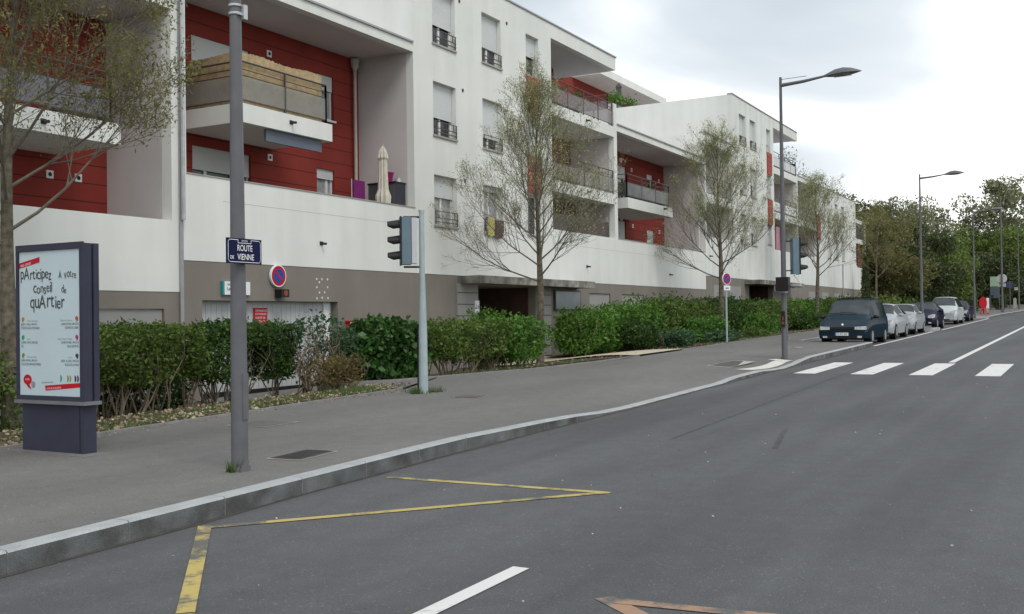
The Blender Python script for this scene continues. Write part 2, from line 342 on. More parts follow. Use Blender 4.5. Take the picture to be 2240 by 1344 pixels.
# ------------------------------------------------------------------ terrain functions
def rz(x):
    if x < -60: return .014*-60
    z = .014*min(x, 160)
    if x > 80: z += .0002*(min(x, 130)-80)**2
    return z
def kerbh(x):
    pts = [(-40, .15), (10.2, .15), (12.5, .115), (15.3, .022), (20.6, .022), (21.8, .07), (23.2, .085), (25.6, .018), (26.3, .02), (27.2, .08), (28.6, .14), (200, .14)]
    for (a, p), (b, q) in zip(pts, pts[1:]):
        if x <= b:
            t = max(0, (x-a)/(b-a)); t = t*t*(3-2*t); return p+(q-p)*t
    return .14
def kerby(x):
    pts = [(-60, 5.6), (0, 6.12), (4.2, 6.24), (7, 6.36), (10, 6.5), (15, 6.53), (20, 6.66), (26, 6.7), (38.4, 6.86), (88, 6.95), (96, 6.75), (103, 6.2), (112, 5.4), (125, 3.9), (150, 0.5), (200, -8)]
    for (a, p), (b, q) in zip(pts, pts[1:]):
        if x <= b: return p+(q-p)*(x-a)/(b-a)
    return -8
BAY = ((38.5, 54.9), (57.6, 88.0))
def fronty(x):      # road side edge of the raised pavement (behind the parking bays)
    y = kerby(x)
    for i, (a, b) in enumerate(BAY):
        s0, s1 = (1.8, .5) if i == 0 else (.5, 1.6)
        if a < x < b:
            t = min(1, (x-a)/s0, (b-x)/s1); y = y + (9.8-y)*max(0, t)
    return y
def backy(x):
    pts = [(-60, 10.9), (7, 11.0), (16, 11.4), (16.001, 11.4), (19, 12.6), (21.8, 11.8), (26, 11.5), (40, 11.85), (60, 11.95), (90, 12), (112, 11), (125, 9.6), (150, 6.5), (200, -2)]
    for (a, p), (b, q) in zip(pts, pts[1:]):
        if x <= b: return p+(q-p)*(x-a)/(b-a)
    return -2
def pz(x, y):
    h = kerbh(x); t = max(0, min(1, (y-kerby(x)-.15)/2.2)); t = t*t*(3-2*t)
    return rz(x)+h+(.15-h)*t
def gz(x, y):       # planted ground behind the pavement
    t = max(0, min(1, (y-12)/4.6)); t = t*t*(3-2*t)
    drop = .42 if x < 26 else max(.15, .42-(x-26)*.02)
    z = rz(x)+.15-drop*t
    if x > 72 and y > 13: z += min(2.2, (y-13)*.28)*min(1, (x-72)/10)
    return z

# ------------------------------------------------------------------ ground sheet
def sheet(name, xs, ys, zf, m, smooth=True):
    V = [(x, y(x) if callable(y) else y, 0) for x in xs for y in ys]; V = [(a, b, zf(a, b)) for a, b, _ in V]
    ny = len(ys); F = [(i*ny+j, (i+1)*ny+j, (i+1)*ny+j+1, i*ny+j+1) for i in range(len(xs)-1) for j in range(ny-1)]
    me = bpy.data.meshes.new(name); me.from_pydata(V, [], F); me.materials.append(m)
    me.polygons.foreach_set('use_smooth', [smooth]*len(F)); me.update()
    o = bpy.data.objects.new(name, me); COL.objects.link(o); o['kind'] = 'structure'; ORG[o.name] = Matrix.Identity(4); return o
def base_z(x, y):
    if y < 11.3: return rz(x)-.12
    return gz(x, y) if y > backy(x)-.05 else rz(x)-.12
gx = [-1500, -400, -120] + list(np.arange(-60, 170, 1.5)) + [200, 320, 700, 2500]
gys = [-2500, -600, -120, -40, -12, 2] + list(np.arange(9.5, 13, .25)) + list(np.arange(13, 40, 1.5)) + [50, 90, 200, 600, 2500]
sheet('ground', gx, gys, base_z, M_grassg)
# the planted bed directly behind the pavement edging
bx = list(np.arange(-30, 112, .5))
sheet('planting_bed', [x for x in bx], [lambda x, k=k: backy(x)+.02+(17.4-backy(x))*k/12 for k in range(13)], lambda x, y: gz(x, y)+.012+.02*sin(x*2.3+y*1.7), M_bed)
sheet('road', list(np.arange(-60, 150, 2.)), [-9, -4, -.1, 3, 6, 9.9], lambda x, y: rz(x), M_road)
xs = sorted(set([round(x, 2) for x in np.arange(-40, 150, .5)] + [10.2, 15.3, 20.6, 23.2, 25.6, 26.3, 28.6, 38.5, 40.3, 54.4, 54.9, 57.6, 58.1, 86.4, 88.0]))
sheet('pavement', xs, [lambda x, k=k: fronty(x)+.14+(backy(x)-fronty(x)-.14)*k/14 for k in range(15)], pz, M_pave)
for a, b in BAY:
    s = MB()
    q = [x for x in np.arange(a, b, 2.)]+[b]
    for x0, x1 in zip(q, q[1:]): s.face([(x0, kerby(x0)+.02, rz(x0)+.004), (x1, kerby(x1)+.02, rz(x1)+.004), (x1, 9.95, rz(x1)+.004), (x0, 9.95, rz(x0)+.004)])
    o = s.build('parking_bay', M_bay); o['kind'] = 'structure'
# opposite pavement, where the photographer stands
s = MB(); q = list(np.arange(-40, 90, 2.))
for x0, x1 in zip(q, q[1:]):
    s.face([(x0, -4, rz(x0)+.14), (x1, -4, rz(x1)+.14), (x1, -.6, rz(x1)+.14), (x0, -.6, rz(x0)+.14)]); s.face([(x0, -.6, rz(x0)), (x0, -.6, rz(x0)+.14), (x1, -.6, rz(x1)+.14), (x1, -.6, rz(x1))])
s.build('opposite_pavement', M_pave)['kind'] = 'structure'
# kerb stones
def kerb_run(xs_, yf, name):
    s = MB()
    for x0, x1 in zip(xs_, xs_[1:]):
        a, b = x0+.005, x1-.005; ya, yb = yf(a), yf(b); ha, hb = rz(a)+kerbh(a)+.006, rz(b)+kerbh(b)+.006
        bl = .016
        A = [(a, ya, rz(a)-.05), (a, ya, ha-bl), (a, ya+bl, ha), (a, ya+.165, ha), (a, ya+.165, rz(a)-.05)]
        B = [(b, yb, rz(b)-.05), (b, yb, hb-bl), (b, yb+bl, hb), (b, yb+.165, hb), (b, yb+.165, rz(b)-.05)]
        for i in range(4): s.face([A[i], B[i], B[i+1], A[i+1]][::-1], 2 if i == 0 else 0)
        s.face(A); s.face(B[::-1])
    # mortar strip behind the joints
    for x0, x1 in zip(xs_, xs_[1:]): 
        s.face([(x0, yf(x0)+.02, rz(x0)-.05), (x1, yf(x1)+.02, rz(x1)-.05), (x1, yf(x1)+.02, rz(x1)+kerbh(x1)-.012), (x0, yf(x0)+.02, rz(x0)+kerbh(x0)-.012)], 1)
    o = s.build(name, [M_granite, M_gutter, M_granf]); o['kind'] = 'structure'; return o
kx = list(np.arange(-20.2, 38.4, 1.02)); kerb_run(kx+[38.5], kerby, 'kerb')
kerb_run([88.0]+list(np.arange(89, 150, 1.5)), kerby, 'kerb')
def kerb_path(pts, name, w=.15, h=.15, m=M_granite, step=1.):
    s = MB()
    for p, q in zip(pts, pts[1:]):
        p, q = Vector(p), Vector(q); n = max(1, int((q-p).length/step)); dd = (q-p).normalized(); nn = Vector((-dd.y, dd.x))
        for i in range(n):
            a = p+(q-p)*(i/n)+dd*.005; b = p+(q-p)*((i+1)/n)-dd*.005
            za, zb = rz(a.x)+h, rz(b.x)+h
            C = [a, b, b+nn*w, a+nn*w]; bot = [(c.x, c.y, rz(c.x)-.05) for c in C]; top = [(c.x, c.y, rz(c.x)+h) for c in C]
            s.face(top); 
            for i2 in range(4): j = (i2+1) % 4; s.face([bot[i2], bot[j], top[j], top[i2]])
    o = s.build(name, m); o['kind'] = 'structure'; return o
kerb_path([(38.5, kerby(38.5)), (40.3, 9.8), (54.4, 9.8), (54.9, kerby(54.9))], 'kerb')
kerb_path([(54.9, kerby(54.9)), (57.6, kerby(57.6))], 'kerb')
kerb_path([(57.6, kerby(57.6)), (58.1, 9.8), (86.4, 9.8), (88, kerby(88))], 'kerb')
# dark silted gutter line at the foot of the kerb
s = MB(); q = list(np.arange(-20, 38, .5))
for i, (x0, x1) in enumerate(zip(q, q[1:])):
    w0 = .055+.03*sin(x0*1.9)*sin(x0*.7); w1 = .055+.03*sin(x1*1.9)*sin(x1*.7)
    s.face([(x0, kerby(x0)-w0, rz(x0)+.004), (x1, kerby(x1)-w1, rz(x1)+.004), (x1, kerby(x1)+.01, rz(x1)+.004), (x0, kerby(x0)+.01, rz(x0)+.004)])
s.build('gutter', M_gutter)['kind'] = 'structure'
# concrete edging between pavement and beds
def edging(pts, name='edging', h=.035):
    s = MB()
    for p, q in zip(pts, pts[1:]):
        p, q = Vector(p), Vector(q); n = max(1, int((q-p).length/1.)); dd = (q-p).normalized(); nn = Vector((-dd.y, dd.x))
        for i in range(n):
            a = p+(q-p)*(i/n)+dd*.004; b = p+(q-p)*((i+1)/n)-dd*.004; C = [a, b, b+nn*.075, a+nn*.075]
            top = [(c.x, c.y, rz(c.x)+.15+h) for c in C]; bot = [(c.x, c.y, rz(c.x)-.1) for c in C]; s.face(top)
            for k in range(4): j = (k+1) % 4; s.face([bot[k], bot[j], top[j], top[k]])
    o = s.build(name, M_edging); o['kind'] = 'structure'
edging([(x, backy(x)) for x in (-30, 7, 16)] + [(16.25, 11.6), (16.1, 12.1)])
edging([(17.0, 14.2), (17.15, 13.5), (17.9, 12.95), (19.0, 12.62), (21.8, 11.82), (25.4, 11.53), (28.2, 11.58)])
edging([(x, backy(x)) for x in (31.9, 36, 42, 50, 60, 75, 90, 112, 125)])
# driveway to the garage, beige path to the entrance, mulch
def strip(name, pts, m, zf, off=.0):
    s = MB()
    for (a, b), (c, e_) in zip(pts, pts[1:]):
        n = 6
        for i in range(n):
            def mixp(p, q, t): return (p[0]+(q[0]-p[0])*t, p[1]+(q[1]-p[1])*t)
            A0, B0 = mixp(a, c, i/n), mixp(b, e_, i/n); A1, B1 = mixp(a, c, (i+1)/n), mixp(b, e_, (i+1)/n)
            s.face([(*p, zf(*p)+off) for p in (A0, A1, B1, B0)])
    o = s.build(name, m); o['kind'] = 'structure'; return o
strip('driveway', [((15.95, 11.42), (19.0, 12.6)), ((16.1, 12.2), (17.2, 13.45)), ((16.3, 13.2), (17.4, 14.2)), ((15.9, 14.6), (20.9, 14.9)), ((16.2, 17.3), (21.1, 17.3))], M_pave, lambda x, y: gz(x, y)+.036)
strip('entrance_path', [((27.9, 11.6), (32.0, 11.6)), ((28.1, 13.2), (31.0, 13.6)), ((28.2, 15), (31.2, 15.4)), ((28.2, 17.2), (32.6, 17.2))], M_path, lambda x, y: gz(x, y)+.05)
strip('mulch_bed', [((21.8, 11.95), (21.8, 14.8)), ((25.4, 11.66), (25.4, 15.2)), ((28.0, 11.68), (28.1, 15.2))], M_mulch, lambda x, y: gz(x, y)+.045)
strip('mulch_bed', [((31.1, 12.1), (31.3, 16.5)), ((32.4, 11.75), (33.5, 16.5)), ((36, 11.85), (36, 16.5))], M_mulch, lambda x, y: gz(x, y)+.045)

# ------------------------------------------------------------------ painted markings
def road_quad(s, pts, h=.004, zf=None, base=None):
    zf = zf or (lambda x, y: rz(x)); s.face([(x, y, zf(x, y)+h) for x, y in pts])
s = MB()
def seg(s, p, q, w, n=8, h=.004, zf=None):
    p, q = Vector(p), Vector(q); dd = (q-p).normalized(); nn = Vector((-dd.y, dd.x))*w/2
    for i in range(n):
        a = p+(q-p)*(i/n); b = p+(q-p)*((i+1)/n); road_quad(s, [(a-nn)[:], (b-nn)[:], (b+nn)[:], (a+nn)[:]], h, zf)
for yc in (5.83, 4.55, 3.30, 1.96, .66):
    seg(s, (24.1, yc), (28.5, yc), .5, 4)
    s.build('crossing_stripe', M_wline)['kind'] = 'structure'; s = MB()
s = MB(); seg(s, (28.9, 3.2), (150, 3.3), .16, 30, .006)
for k in range(-3, 1): seg(s, (4.78+k*13-3 if k else 1.8, 3.24), (4.78+k*13 if k else 5.85, 3.25), .12, 4, .006)
s.build('centre_line', M_wline)['kind'] = 'structure'
s = MB()
for a, b in ((38.6, 54.7), (57.8, 86.5)): seg(s, (a, 6.83), (b, 6.9), .14, 12, .008)
s.build('bay_line', M_wline)['kind'] = 'structure'
s = MB()
seg(s, (8.42, 6.2), (8.5, 3.8), .095, 5); seg(s, (5.9, 6.1), (8.5, 3.84), .095, 5, .006)
seg(s, (5.93, 6.16), (4.16, 4.48), .105, 6, .008); seg(s, (4.16, 4.48), (2.6, 3.0), .105, 6)
s.build('zigzag_marking', M_yline)['kind'] = 'structure'
s = MB(); seg(s, (5.46, 2.49), (5.1, 2.0), .12, 4); seg(s, (5.42, 2.4), (5.55, 1.2), .1, 4, .006)
s.build('zigzag_marking', M_oline)['kind'] = 'structure'
s = MB()
seg(s, (23.9, 7.2), (27.5, 7.2), .38, 8, .008, pz); seg(s, (27.4, 7.02), (27.7, 7.55), .3, 2, .012, pz)
s.build('warning_strip', mat('white_studs', (.60, .58, .53), .8, .1, 12))['kind'] = 'structure'
# dark asphalt seam and tyre scuffs
s = MB()
seg(s, (12.2, 4.6), (24.5, 4.95), .035, 12, .003); seg(s, (11.8, 3.2), (13.6, 3.55), .06, 6, .003)
s.build('road_seam', mat('bitumen', (.06, .06, .062), .7, .2, 5))['kind'] = 'structure'

# covers in the pavement
def cover(name, label, x0, x1, y0, y1, m, slots=0, rot=0):
    t = thing(name, label, name.replace('_', ' '), ((x0+x1)/2, (y0+y1)/2, pz((x0+x1)/2, (y0+y1)/2)))
    s = MB(); z = lambda x, y: pz(x, y)
    fr = [(x0, y0), (x1, y0), (x1, y1), (x0, y1)]
    c = ((x0+x1)/2, (y0+y1)/2)
    pts = []
    for p in fr:
        dx, dy = p[0]-c[0], p[1]-c[1]; pts.append((c[0]+dx*cos(rot)-dy*sin(rot), c[1]+dx*sin(rot)+dy*cos(rot)))
    s.face([(p[0], p[1], z(*p)+.005) for p in pts]); s.build('frame', M_conc, t)
    s = MB(); k = .9; ip = [(c[0]+(p[0]-c[0])*k, c[1]+(p[1]-c[1])*k) for p in pts]
    s.face([(p[0], p[1], z(*p)+.009) for p in ip]); s.build('plate', m, t)
    if slots:
        s = MB()
        for i in range(slots):
            a = (i+.2)/slots; b = (i+.6)/slots
            def P(u_, v_): 
                A = [ip[0][j]*(1-u_)+ip[1][j]*u_ for j in (0, 1)]; B = [ip[3][j]*(1-u_)+ip[2][j]*u_ for j in (0, 1)]
                x = A[0]*(1-v_)+B[0]*v_; y = A[1]*(1-v_)+B[1]*v_; return (x, y, z(x, y)+.013)
            s.face([P(a, .08), P(b, .08), P(b, .92), P(a, .92)])
        s.build('slot', M_black, t)
cover('drain_grate', 'slotted drain grate set in the pavement right of the lamp post', 8.15, 8.85, 7.15, 7.6, mat('cast_iron', (.11, .10, .095), .7, .15, 8), 16, .1)
cover('manhole_cover', 'small dark rectangular cover in the middle of the pavement', 14.9, 15.35, 9.1, 9.6, mat('cast_iron', (.11, .10, .095), .7, .15, 8), 0, .1)
cover('inspection_cover', 'dark cover beside the white studs at the crossing', 24.6, 26.9, 7.75, 8.35, mat('dark_patch', (.085, .082, .08), .9, .15, 6), 0)
cover('concrete_cover', 'narrow cover near the parked dark van on the pavement', 33.5, 34.5, 8.3, 8.8, M_concd, 0)
cover('round_cover', 'faint round cover near the pavement edge behind the first lamp post', 10.3, 11.0, 9.6, 10.3, asphalt('asphalt_patch', (.13, .125, .12)), 0)

# ================================================================== buildings
YF = 17.0
def rect_in(x, z, rs): return any(a < x < b and c < z < e_ for a, b, c, e_ in rs)
def cuts(vals, rs, k):
    out = set(vals)
    for q in rs: out.add(q[k]); out.add(q[k+1])
    return sorted(out)
def wall(parent, name, m, x0, x1, z0, z1, solid, holes, y0=YF, y1=YF+.25, label=None):
    xs_ = [v for v in cuts([x0, x1], solid+holes, 0) if x0 <= v <= x1]; zs_ = [v for v in cuts([z0, z1], solid+holes, 2) if z0 <= v <= z1]
    return MB().grid(xs_, zs_, lambda x, z: (not solid or rect_in(x, z, solid)) and not rect_in(x, z, holes), y0, y1).build(name, m, parent, label=label)
def window(parent, x0, x1, z0, z1, sh=None, rail=False, y=17.2, curtain=False, mull=None, sill=True, shm=None, door=False):
    """white PVC frame with pane, roller shutter let down to sh, sill and optional guard rail"""
    f = MB(); w = .06
    f.box(x0, x0+w, y, y+.06, z0, z1).box(x1-w, x1, y, y+.06, z0, z1).box(x0+w, x1-w, y, y+.06, z1-w, z1).box(x0+w, x1-w, y, y+.06, z0, z0+w)
    for mxx in ([(x0+x1)/2] if mull is None and x1-x0 > .8 else (mull or [])): f.box(mxx-.045, mxx+.045, y-.004, y+.06, z0+w, z1-w)
    fo = f.build('window', M_pvc, parent)
    MB().box(x0+.02, x1-.02, y+.035, y+.05, z0+.02, z1-.02).build('pane', M_curt if curtain else M_glass, fo)
    if sh is not None and sh < z1:
        s = MB(); n = max(1, int((z1-sh)/.055)); hh = (z1-sh)/n; yy = y-.045
        for i in range(n): s.box(x0+.012, x1-.012, yy, yy+.02, sh+i*hh+.004, sh+(i+1)*hh)
        s.box(x0+.012, x1-.012, yy+.006, yy+.016, sh, z1)
        s.build('roller_shutter', shm or M_shut, fo)
    if sill: MB().box(x0-.04, x1+.04, YF-.05 if y < 18 else y-.16, y, z0-.055, z0).build('sill', M_pvc if y > 18 else M_conc, fo)
    if rail:
        s = MB(); yr = YF-.03; zt = z0+.42
        for xx in (x0+.03, x1-.03): s.box(xx-.012, xx+.012, yr-.012, yr+.012, z0+.02, zt)
        for zq in (zt, zt-.2, z0+.1): s.box(x0, x1, yr-.012, yr+.012, zq-.012, zq+.012)
        s.box(x1-.2, x1-.18, yr-.01, yr+.01, zt-.2, zt)
        s.build('guard_rail', M_rail, fo)
    return fo
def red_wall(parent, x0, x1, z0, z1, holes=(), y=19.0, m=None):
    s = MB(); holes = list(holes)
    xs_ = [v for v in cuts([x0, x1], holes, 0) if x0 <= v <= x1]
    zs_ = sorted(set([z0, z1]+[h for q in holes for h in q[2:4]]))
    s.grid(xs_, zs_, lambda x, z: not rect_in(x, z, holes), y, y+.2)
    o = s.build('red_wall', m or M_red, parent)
    j = MB(); k = z0+.36
    while k < z1-.05:
        segs = [(x0, x1)]
        for a, b, c, e_ in holes:
            if c-.01 < k < e_+.01:
                ns = []
                for p, q in segs:
                    if b <= p or a >= q: ns.append((p, q))
                    else:
                        if a > p: ns.append((p, a))
                        if b < q: ns.append((b, q))
                segs = ns
        for p, q in segs: j.box(p+.01, q-.01, y-.003, y+.002, k-.009, k+.009)
        k += .40
    j.build('cladding_joint', M_gap, o)
    return o
def railing(parent, pts, z, h=1.0, panel=M_glasspan, pt=.62, posts=None, name='railing', ret=None, m=None):
    """pts: polyline of (x, y); posts, top and middle rails, infill panel low"""
    s = MB(); g = MB(); mr_ = m or M_rail
    for (a, b), (c, e_) in zip(pts, pts[1:]):
        n = max(1, round(math.hypot(c-a, e_-b)/1.5))
        for i in range(n+1):
            x, y = a+(c-a)*i/n, b+(e_-b)*i/n; s.box(x-.02, x+.02, y-.02, y+.02, z, z+h)
        for zq, th in ((z+h, .022), (z+h-.18, .012), (z+pt+.04, .012), (z+.09, .014)):
            s.tube([(a, b, zq), (c, e_, zq)], th, 6)
        dx, dy = c-a, e_-b; l = math.hypot(dx, dy); nx, ny = -dy/l*.012, dx/l*.012
        x0_, y0_, x1_, y1_ = a+dx/l*.03, b+dy/l*.03, c-dx/l*.03, e_-dy/l*.03
        g.prism([(x0_-nx, y0_-ny), (x1_-nx, y1_-ny), (x1_+nx, y1_+ny), (x0_+nx, y0_+ny)], 2, z+.11, z+pt+.02)
    o = s.build(name, mr_, parent); g.build('infill_panel', panel, o); return o
def spout(parent, x, z, y=YF):
    s = MB(); s.tube([(x, y+.02, z), (x, y-.16, z-.02)], .032, 10); s.box(x-.06, x+.06, y-.012, y+.0, z-.05, z+.05)
    return s.build('water_spout', M_dark, parent)
def vent(parent, x, z, y=YF, sq=False):
    if sq:
        o = MB().box(x-.085, x+.085, y-.02, y, z-.085, z+.085).build('vent', M_pvc, parent); MB().disc((x, y-.026, z), .045, 'y', 14, .004).build('vent_hole', M_black, o); return o
    return MB().disc((x, y-.02, z), .045, 'y', 12, .02, rz=1.3).build('vent', M_dark, parent)
def lampdisc(parent, x, z, y=18.98):
    return MB().disc((x, y-.06, z), .11, 'y', 18, .06).build('wall_light', M_pvc, parent)
def slab(parent, name, x0, x1, y0, y1, z0, z1, m=M_white, trim=False, **k):
    o = MB().box(x0, x1, y0, y1, z0, z1).build(name, m, parent, **k)
    if trim: MB().box(x0-.0, x1, y0-.035, y0+.25, z1, z1+.05).build('zinc_edge', M_zinc, o)
    return o
def balcony(parent, x0, x1, y0, y1, ztop, th=.44, m=M_white, panel=M_glasspan, h=.98):
    o = MB().box(x0, x1, y0, y1, ztop-th, ztop).build('balcony', m, parent)
    pts = [(x0+.06, y1-.02), (x0+.06, y0+.06), (x1-.12, y0+.06), (x1-.12, y1-.02)]
    s = railing(o, pts, ztop, h, panel); s.parent = o
    return o

# ---------------------------------------------------------------- middle block
B = thing('apartment_building', 'largest middle block of the white and red apartments, with the garage door', 'apartment building', (33, 17, 0))
win = []
cols1 = [(25.57, 26.83), (28.43, 29.66)]
rows = [(9.97, 11.62), (7.22, 8.83), (4.52, 6.03)]
for a, b in cols1:
    for c, e_ in rows: win.append((a, b, c, e_))
colw = (31.41, 32.36)
win += [(*colw, 10.2, 11.62), (*colw, 7.42, 8.82), (*colw, 4.62, 6.02)]
solid = [(15.78, 50.25, 3.05, 4.93), (24.55, 33.32, 3.05, 12.42), (33.32, 39.18, 11.9, 12.42), (38.92, 39.22, 4.93, 10.5), (15.9, 24.55, 9.46, 9.72), (39.22, 50.25, 9.4, 9.66), (15.78, 15.93, 3.05, 9.72)]
wall(B, 'white_wall', M_white, 15.78, 50.25, 3.05, 12.42, solid, win)
# coping on the parapets and roof edge trim
MB().box(15.93, 24.56, YF-.02, YF+.27, 4.93, 4.955).build('parapet_cap', M_conc, B)
MB().box(39.22, 50.25, YF-.02, YF+.27, 4.93, 4.955).build('parapet_cap', M_conc, B)
MB().box(24.53, 39.22, YF-.04, YF+.26, 12.42, 12.47).build('roof_edge', M_zinc, B)
MB().box(15.78, 24.53, YF-.05, YF+.26, 9.72, 9.77).build('roof_edge', M_zinc, B)
MB().box(39.22, 50.25, YF-.05, YF+.26, 9.66, 9.71).build('roof_edge', M_zinc, B)
garage = (16.36, 21.03, -.15, 2.19); entr = (27.97, 31.9, -.3, 2.78); vents = [(36.37, 38.38, 1.3, 2.65), (39.55, 42.0, 1.3, 2.65), (43.8, 46.0, 1.3, 2.6)]
wall(B, 'base_wall', M_brown, 15.78, 50.25, -.8, 3.05, [], [garage, entr]+vents, YF+.012, YF+.3)
for q in vents: MB().box(q[0]+.02, q[1]-.02, YF+.06, YF+.12, q[2], q[3]-.015).build('base_panel', M_brown2, B)
for a, b, z in ((17.0, 24.5, 4.42), (33.4, 50.2, 4.42)): MB().box(a, b, YF-.002, YF+.004, z-.004, z+.004).build('render_joint', M_conc, B)
for c, z in ((26.83, 8.0),): pass
# windows in the main white wall
for (a, b) in cols1[:1]:
    window(B, a, b, 9.97, 11.62, 10.58, True); window(B, a, b, 7.22, 8.83, 7.78, True); window(B, a, b, 4.52, 6.03, 5.38, True, curtain=True)
a, b = cols1[1]
window(B, a, b, 10.0, 11.62, 10.55, True); window(B, a, b, 7.22, 8.83, 7.6, True); window(B, a, b, 4.5, 6.03, 5.85, True, curtain=True)
window(B, *colw, 10.2, 11.62, 10.9, mull=[]); window(B, *colw, 7.42, 8.82, 7.46, mull=[]); window(B, *colw, 4.62, 6.02, None, mull=[])
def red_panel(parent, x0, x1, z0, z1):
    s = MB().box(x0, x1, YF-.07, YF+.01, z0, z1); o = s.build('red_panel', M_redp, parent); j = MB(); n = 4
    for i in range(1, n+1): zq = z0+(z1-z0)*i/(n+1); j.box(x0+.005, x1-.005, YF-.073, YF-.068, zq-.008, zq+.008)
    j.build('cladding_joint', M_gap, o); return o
red_panel(B, 31.41, 32.33, 8.86, 10.14); red_panel(B, 31.43, 32.38, 6.06, 7.36)
for x, z in ((30.07, 11.63), (27.23, 8.84), (27.3, 6.02), (27.09, 11.6)): vent(B, x, z)
for x, z in ((20.38, 3.67), (36.15, 3.68), (45.12, 3.64)): spout(B, x, z)
# gable and rear mass
MB().box(24.55, 24.8, YF+.25, 29, -.5, 9.45).build('side_wall', M_inner, B); MB().box(24.55, 24.8, YF+.25, 29, 9.45, 12.4).build('gable_wall', M_white, B)  # one wall; its lower loggia part has the shade put into the colour
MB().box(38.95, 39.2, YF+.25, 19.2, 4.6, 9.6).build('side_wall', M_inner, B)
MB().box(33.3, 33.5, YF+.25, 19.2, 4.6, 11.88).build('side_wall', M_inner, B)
MB().box(24.56, 39.2, YF+.26, 29, 11.9, 12.4).build('roof', M_inner, B)
MB().box(15.95, 24.54, YF+.26, 29, 9.47, 9.7).build('roof', M_inner, B)
MB().box(39.23, 50.2, YF+.26, 29, 9.41, 9.64).build('roof', M_inner, B)
MB().box(24.85, 50.1, 28.7, 29, -.5, 9.4).build('rear_wall', M_inner, B)
MB().box(15.8, 15.95, YF+.26, 28, -.5, 9.46).build('side_wall', M_inner, B)
MB().box(50.0, 50.22, YF+.26, 28, -.5, 9.4).build('side_wall', M_inner, B)
# terrace A (behind the low parapet, left)
hA = [(18.0, 20.0, 3.95, 6.03), (22.62, 23.4, 4.75, 6.03), (18.0, 20.0, 6.74, 8.74), (22.62, 23.4, 7.46, 8.73)]
red_wall(B, 15.95, 24.55, 3.9, 9.46, hA)
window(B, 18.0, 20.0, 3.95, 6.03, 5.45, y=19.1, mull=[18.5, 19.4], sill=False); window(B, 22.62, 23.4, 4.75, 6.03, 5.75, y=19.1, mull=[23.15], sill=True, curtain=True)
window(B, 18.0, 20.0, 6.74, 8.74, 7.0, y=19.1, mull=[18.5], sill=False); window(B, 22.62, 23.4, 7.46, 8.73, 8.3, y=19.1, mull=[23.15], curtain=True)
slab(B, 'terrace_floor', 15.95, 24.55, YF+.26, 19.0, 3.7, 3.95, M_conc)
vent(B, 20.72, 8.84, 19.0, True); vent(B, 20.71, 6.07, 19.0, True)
bal = MB().box(17.5, 20.78, 16.93, 18.98, 6.3, 6.74).build('balcony', M_white, B)
railing(bal, [(17.56, 18.9), (17.56, 16.99), (20.6, 16.99), (20.6, 18.0)], 6.74, .98)
spout(bal, 19.22, 6.55, 16.93)
pp = MB().tube([(24.22, 18.86, 3.95), (24.22, 18.86, 9.1)], .05, 12); pp.tube([(24.22, 18.86, 6.6), (24.22, 18.86, 6.66)], .057, 12)
pp.tube([(24.22, 18.86, 9.08), (24.22, 18.86, 9.2), (24.22, 18.86, 9.42)], [.05, .11, .14], 10); pp.build('downpipe', mat('downpipe_pvc', (.46, .42, .38), .6, .05), B)
MB().box(18.47, 20.5, 17.05, 17.12, 6.0, 6.28).build('folded_awning', mat('awning_grey', (.13, .15, .19), .6, .06, 3), B)
# loggias of block 1
hL = [(34.3, 36.2, 9.55, 11.5), (34.3, 36.2, 6.75, 8.7), (34.3, 36.2, 4.3, 5.95)]
red_wall(B, 33.5, 38.95, 3.9, 9.4, hL[1:]); red_wall(B, 33.5, 37.45, 9.4, 11.88, hL[:1])
for q in hL: window(B, *q, q[3]-.7, y=19.1, sill=False, curtain=True)
for z in (9.53, 6.75):
    o = MB().box(33.32, 38.92, YF-.005, 19.0, z-.43, z).build('balcony', M_white, B)
    railing(o, [(33.38, YF+.05), (38.86, YF+.05)], z, .95, M_glasspk if z > 9 else M_glasspan); spout(o, 36.3, z-.16, YF-.005)
slab(B, 'terrace_floor', 33.3, 38.95, YF+.26, 19, 3.7, 3.95, M_conc)
MB().box(33.32, 38.95, 17.3, 17.36, 4.93, 5.6).build('railing', M_rail, B)
# section B terrace and balcony
hB = [(43.2, 45.1, 6.74, 8.78), (47.7, 48.5, 7.5, 8.78), (43.2, 45.0, 4.1, 6.2), (47.65, 48.6, 4.6, 6.02)]
red_wall(B, 39.2, 50.02, 3.9, 9.4, hB, 19.1)
window(B, *hB[0], 8.2, y=19.2, sill=False); window(B, *hB[1], 8.55, y=19.2, mull=[], sill=False); window(B, *hB[2], 4.5, y=19.2, sill=False); window(B, *hB[3], 4.62, y=19.2, mull=[], sill=False)
slab(B, 'terrace_floor', 39.2, 50.1, YF+.26, 19.1, 3.7, 3.95, M_conc)
for x, z in ((44.4, 9.03), (44.4, 6.3)): lampdisc(B, x, z, 19.1)
for x, z in ((45.75, 8.74), (45.82, 6.05), (49.3, 8.6), (49.3, 6.0)): vent(B, x, z, 19.1, True)
bb = MB().box(40.15, 45.45, 16.93, 19.08, 6.3, 6.74).build('balcony', M_white, B)
railing(bb, [(40.21, 19.0), (40.21, 17.0), (45.1, 17.0), (45.1, 19.0)], 6.74, 1.0, mat('painted_dark_panel', (.07, .075, .07), .25, .9, 1.3, tint=(.35, .36, .36))); spout(bb, 44.36, 6.62, 16.93)
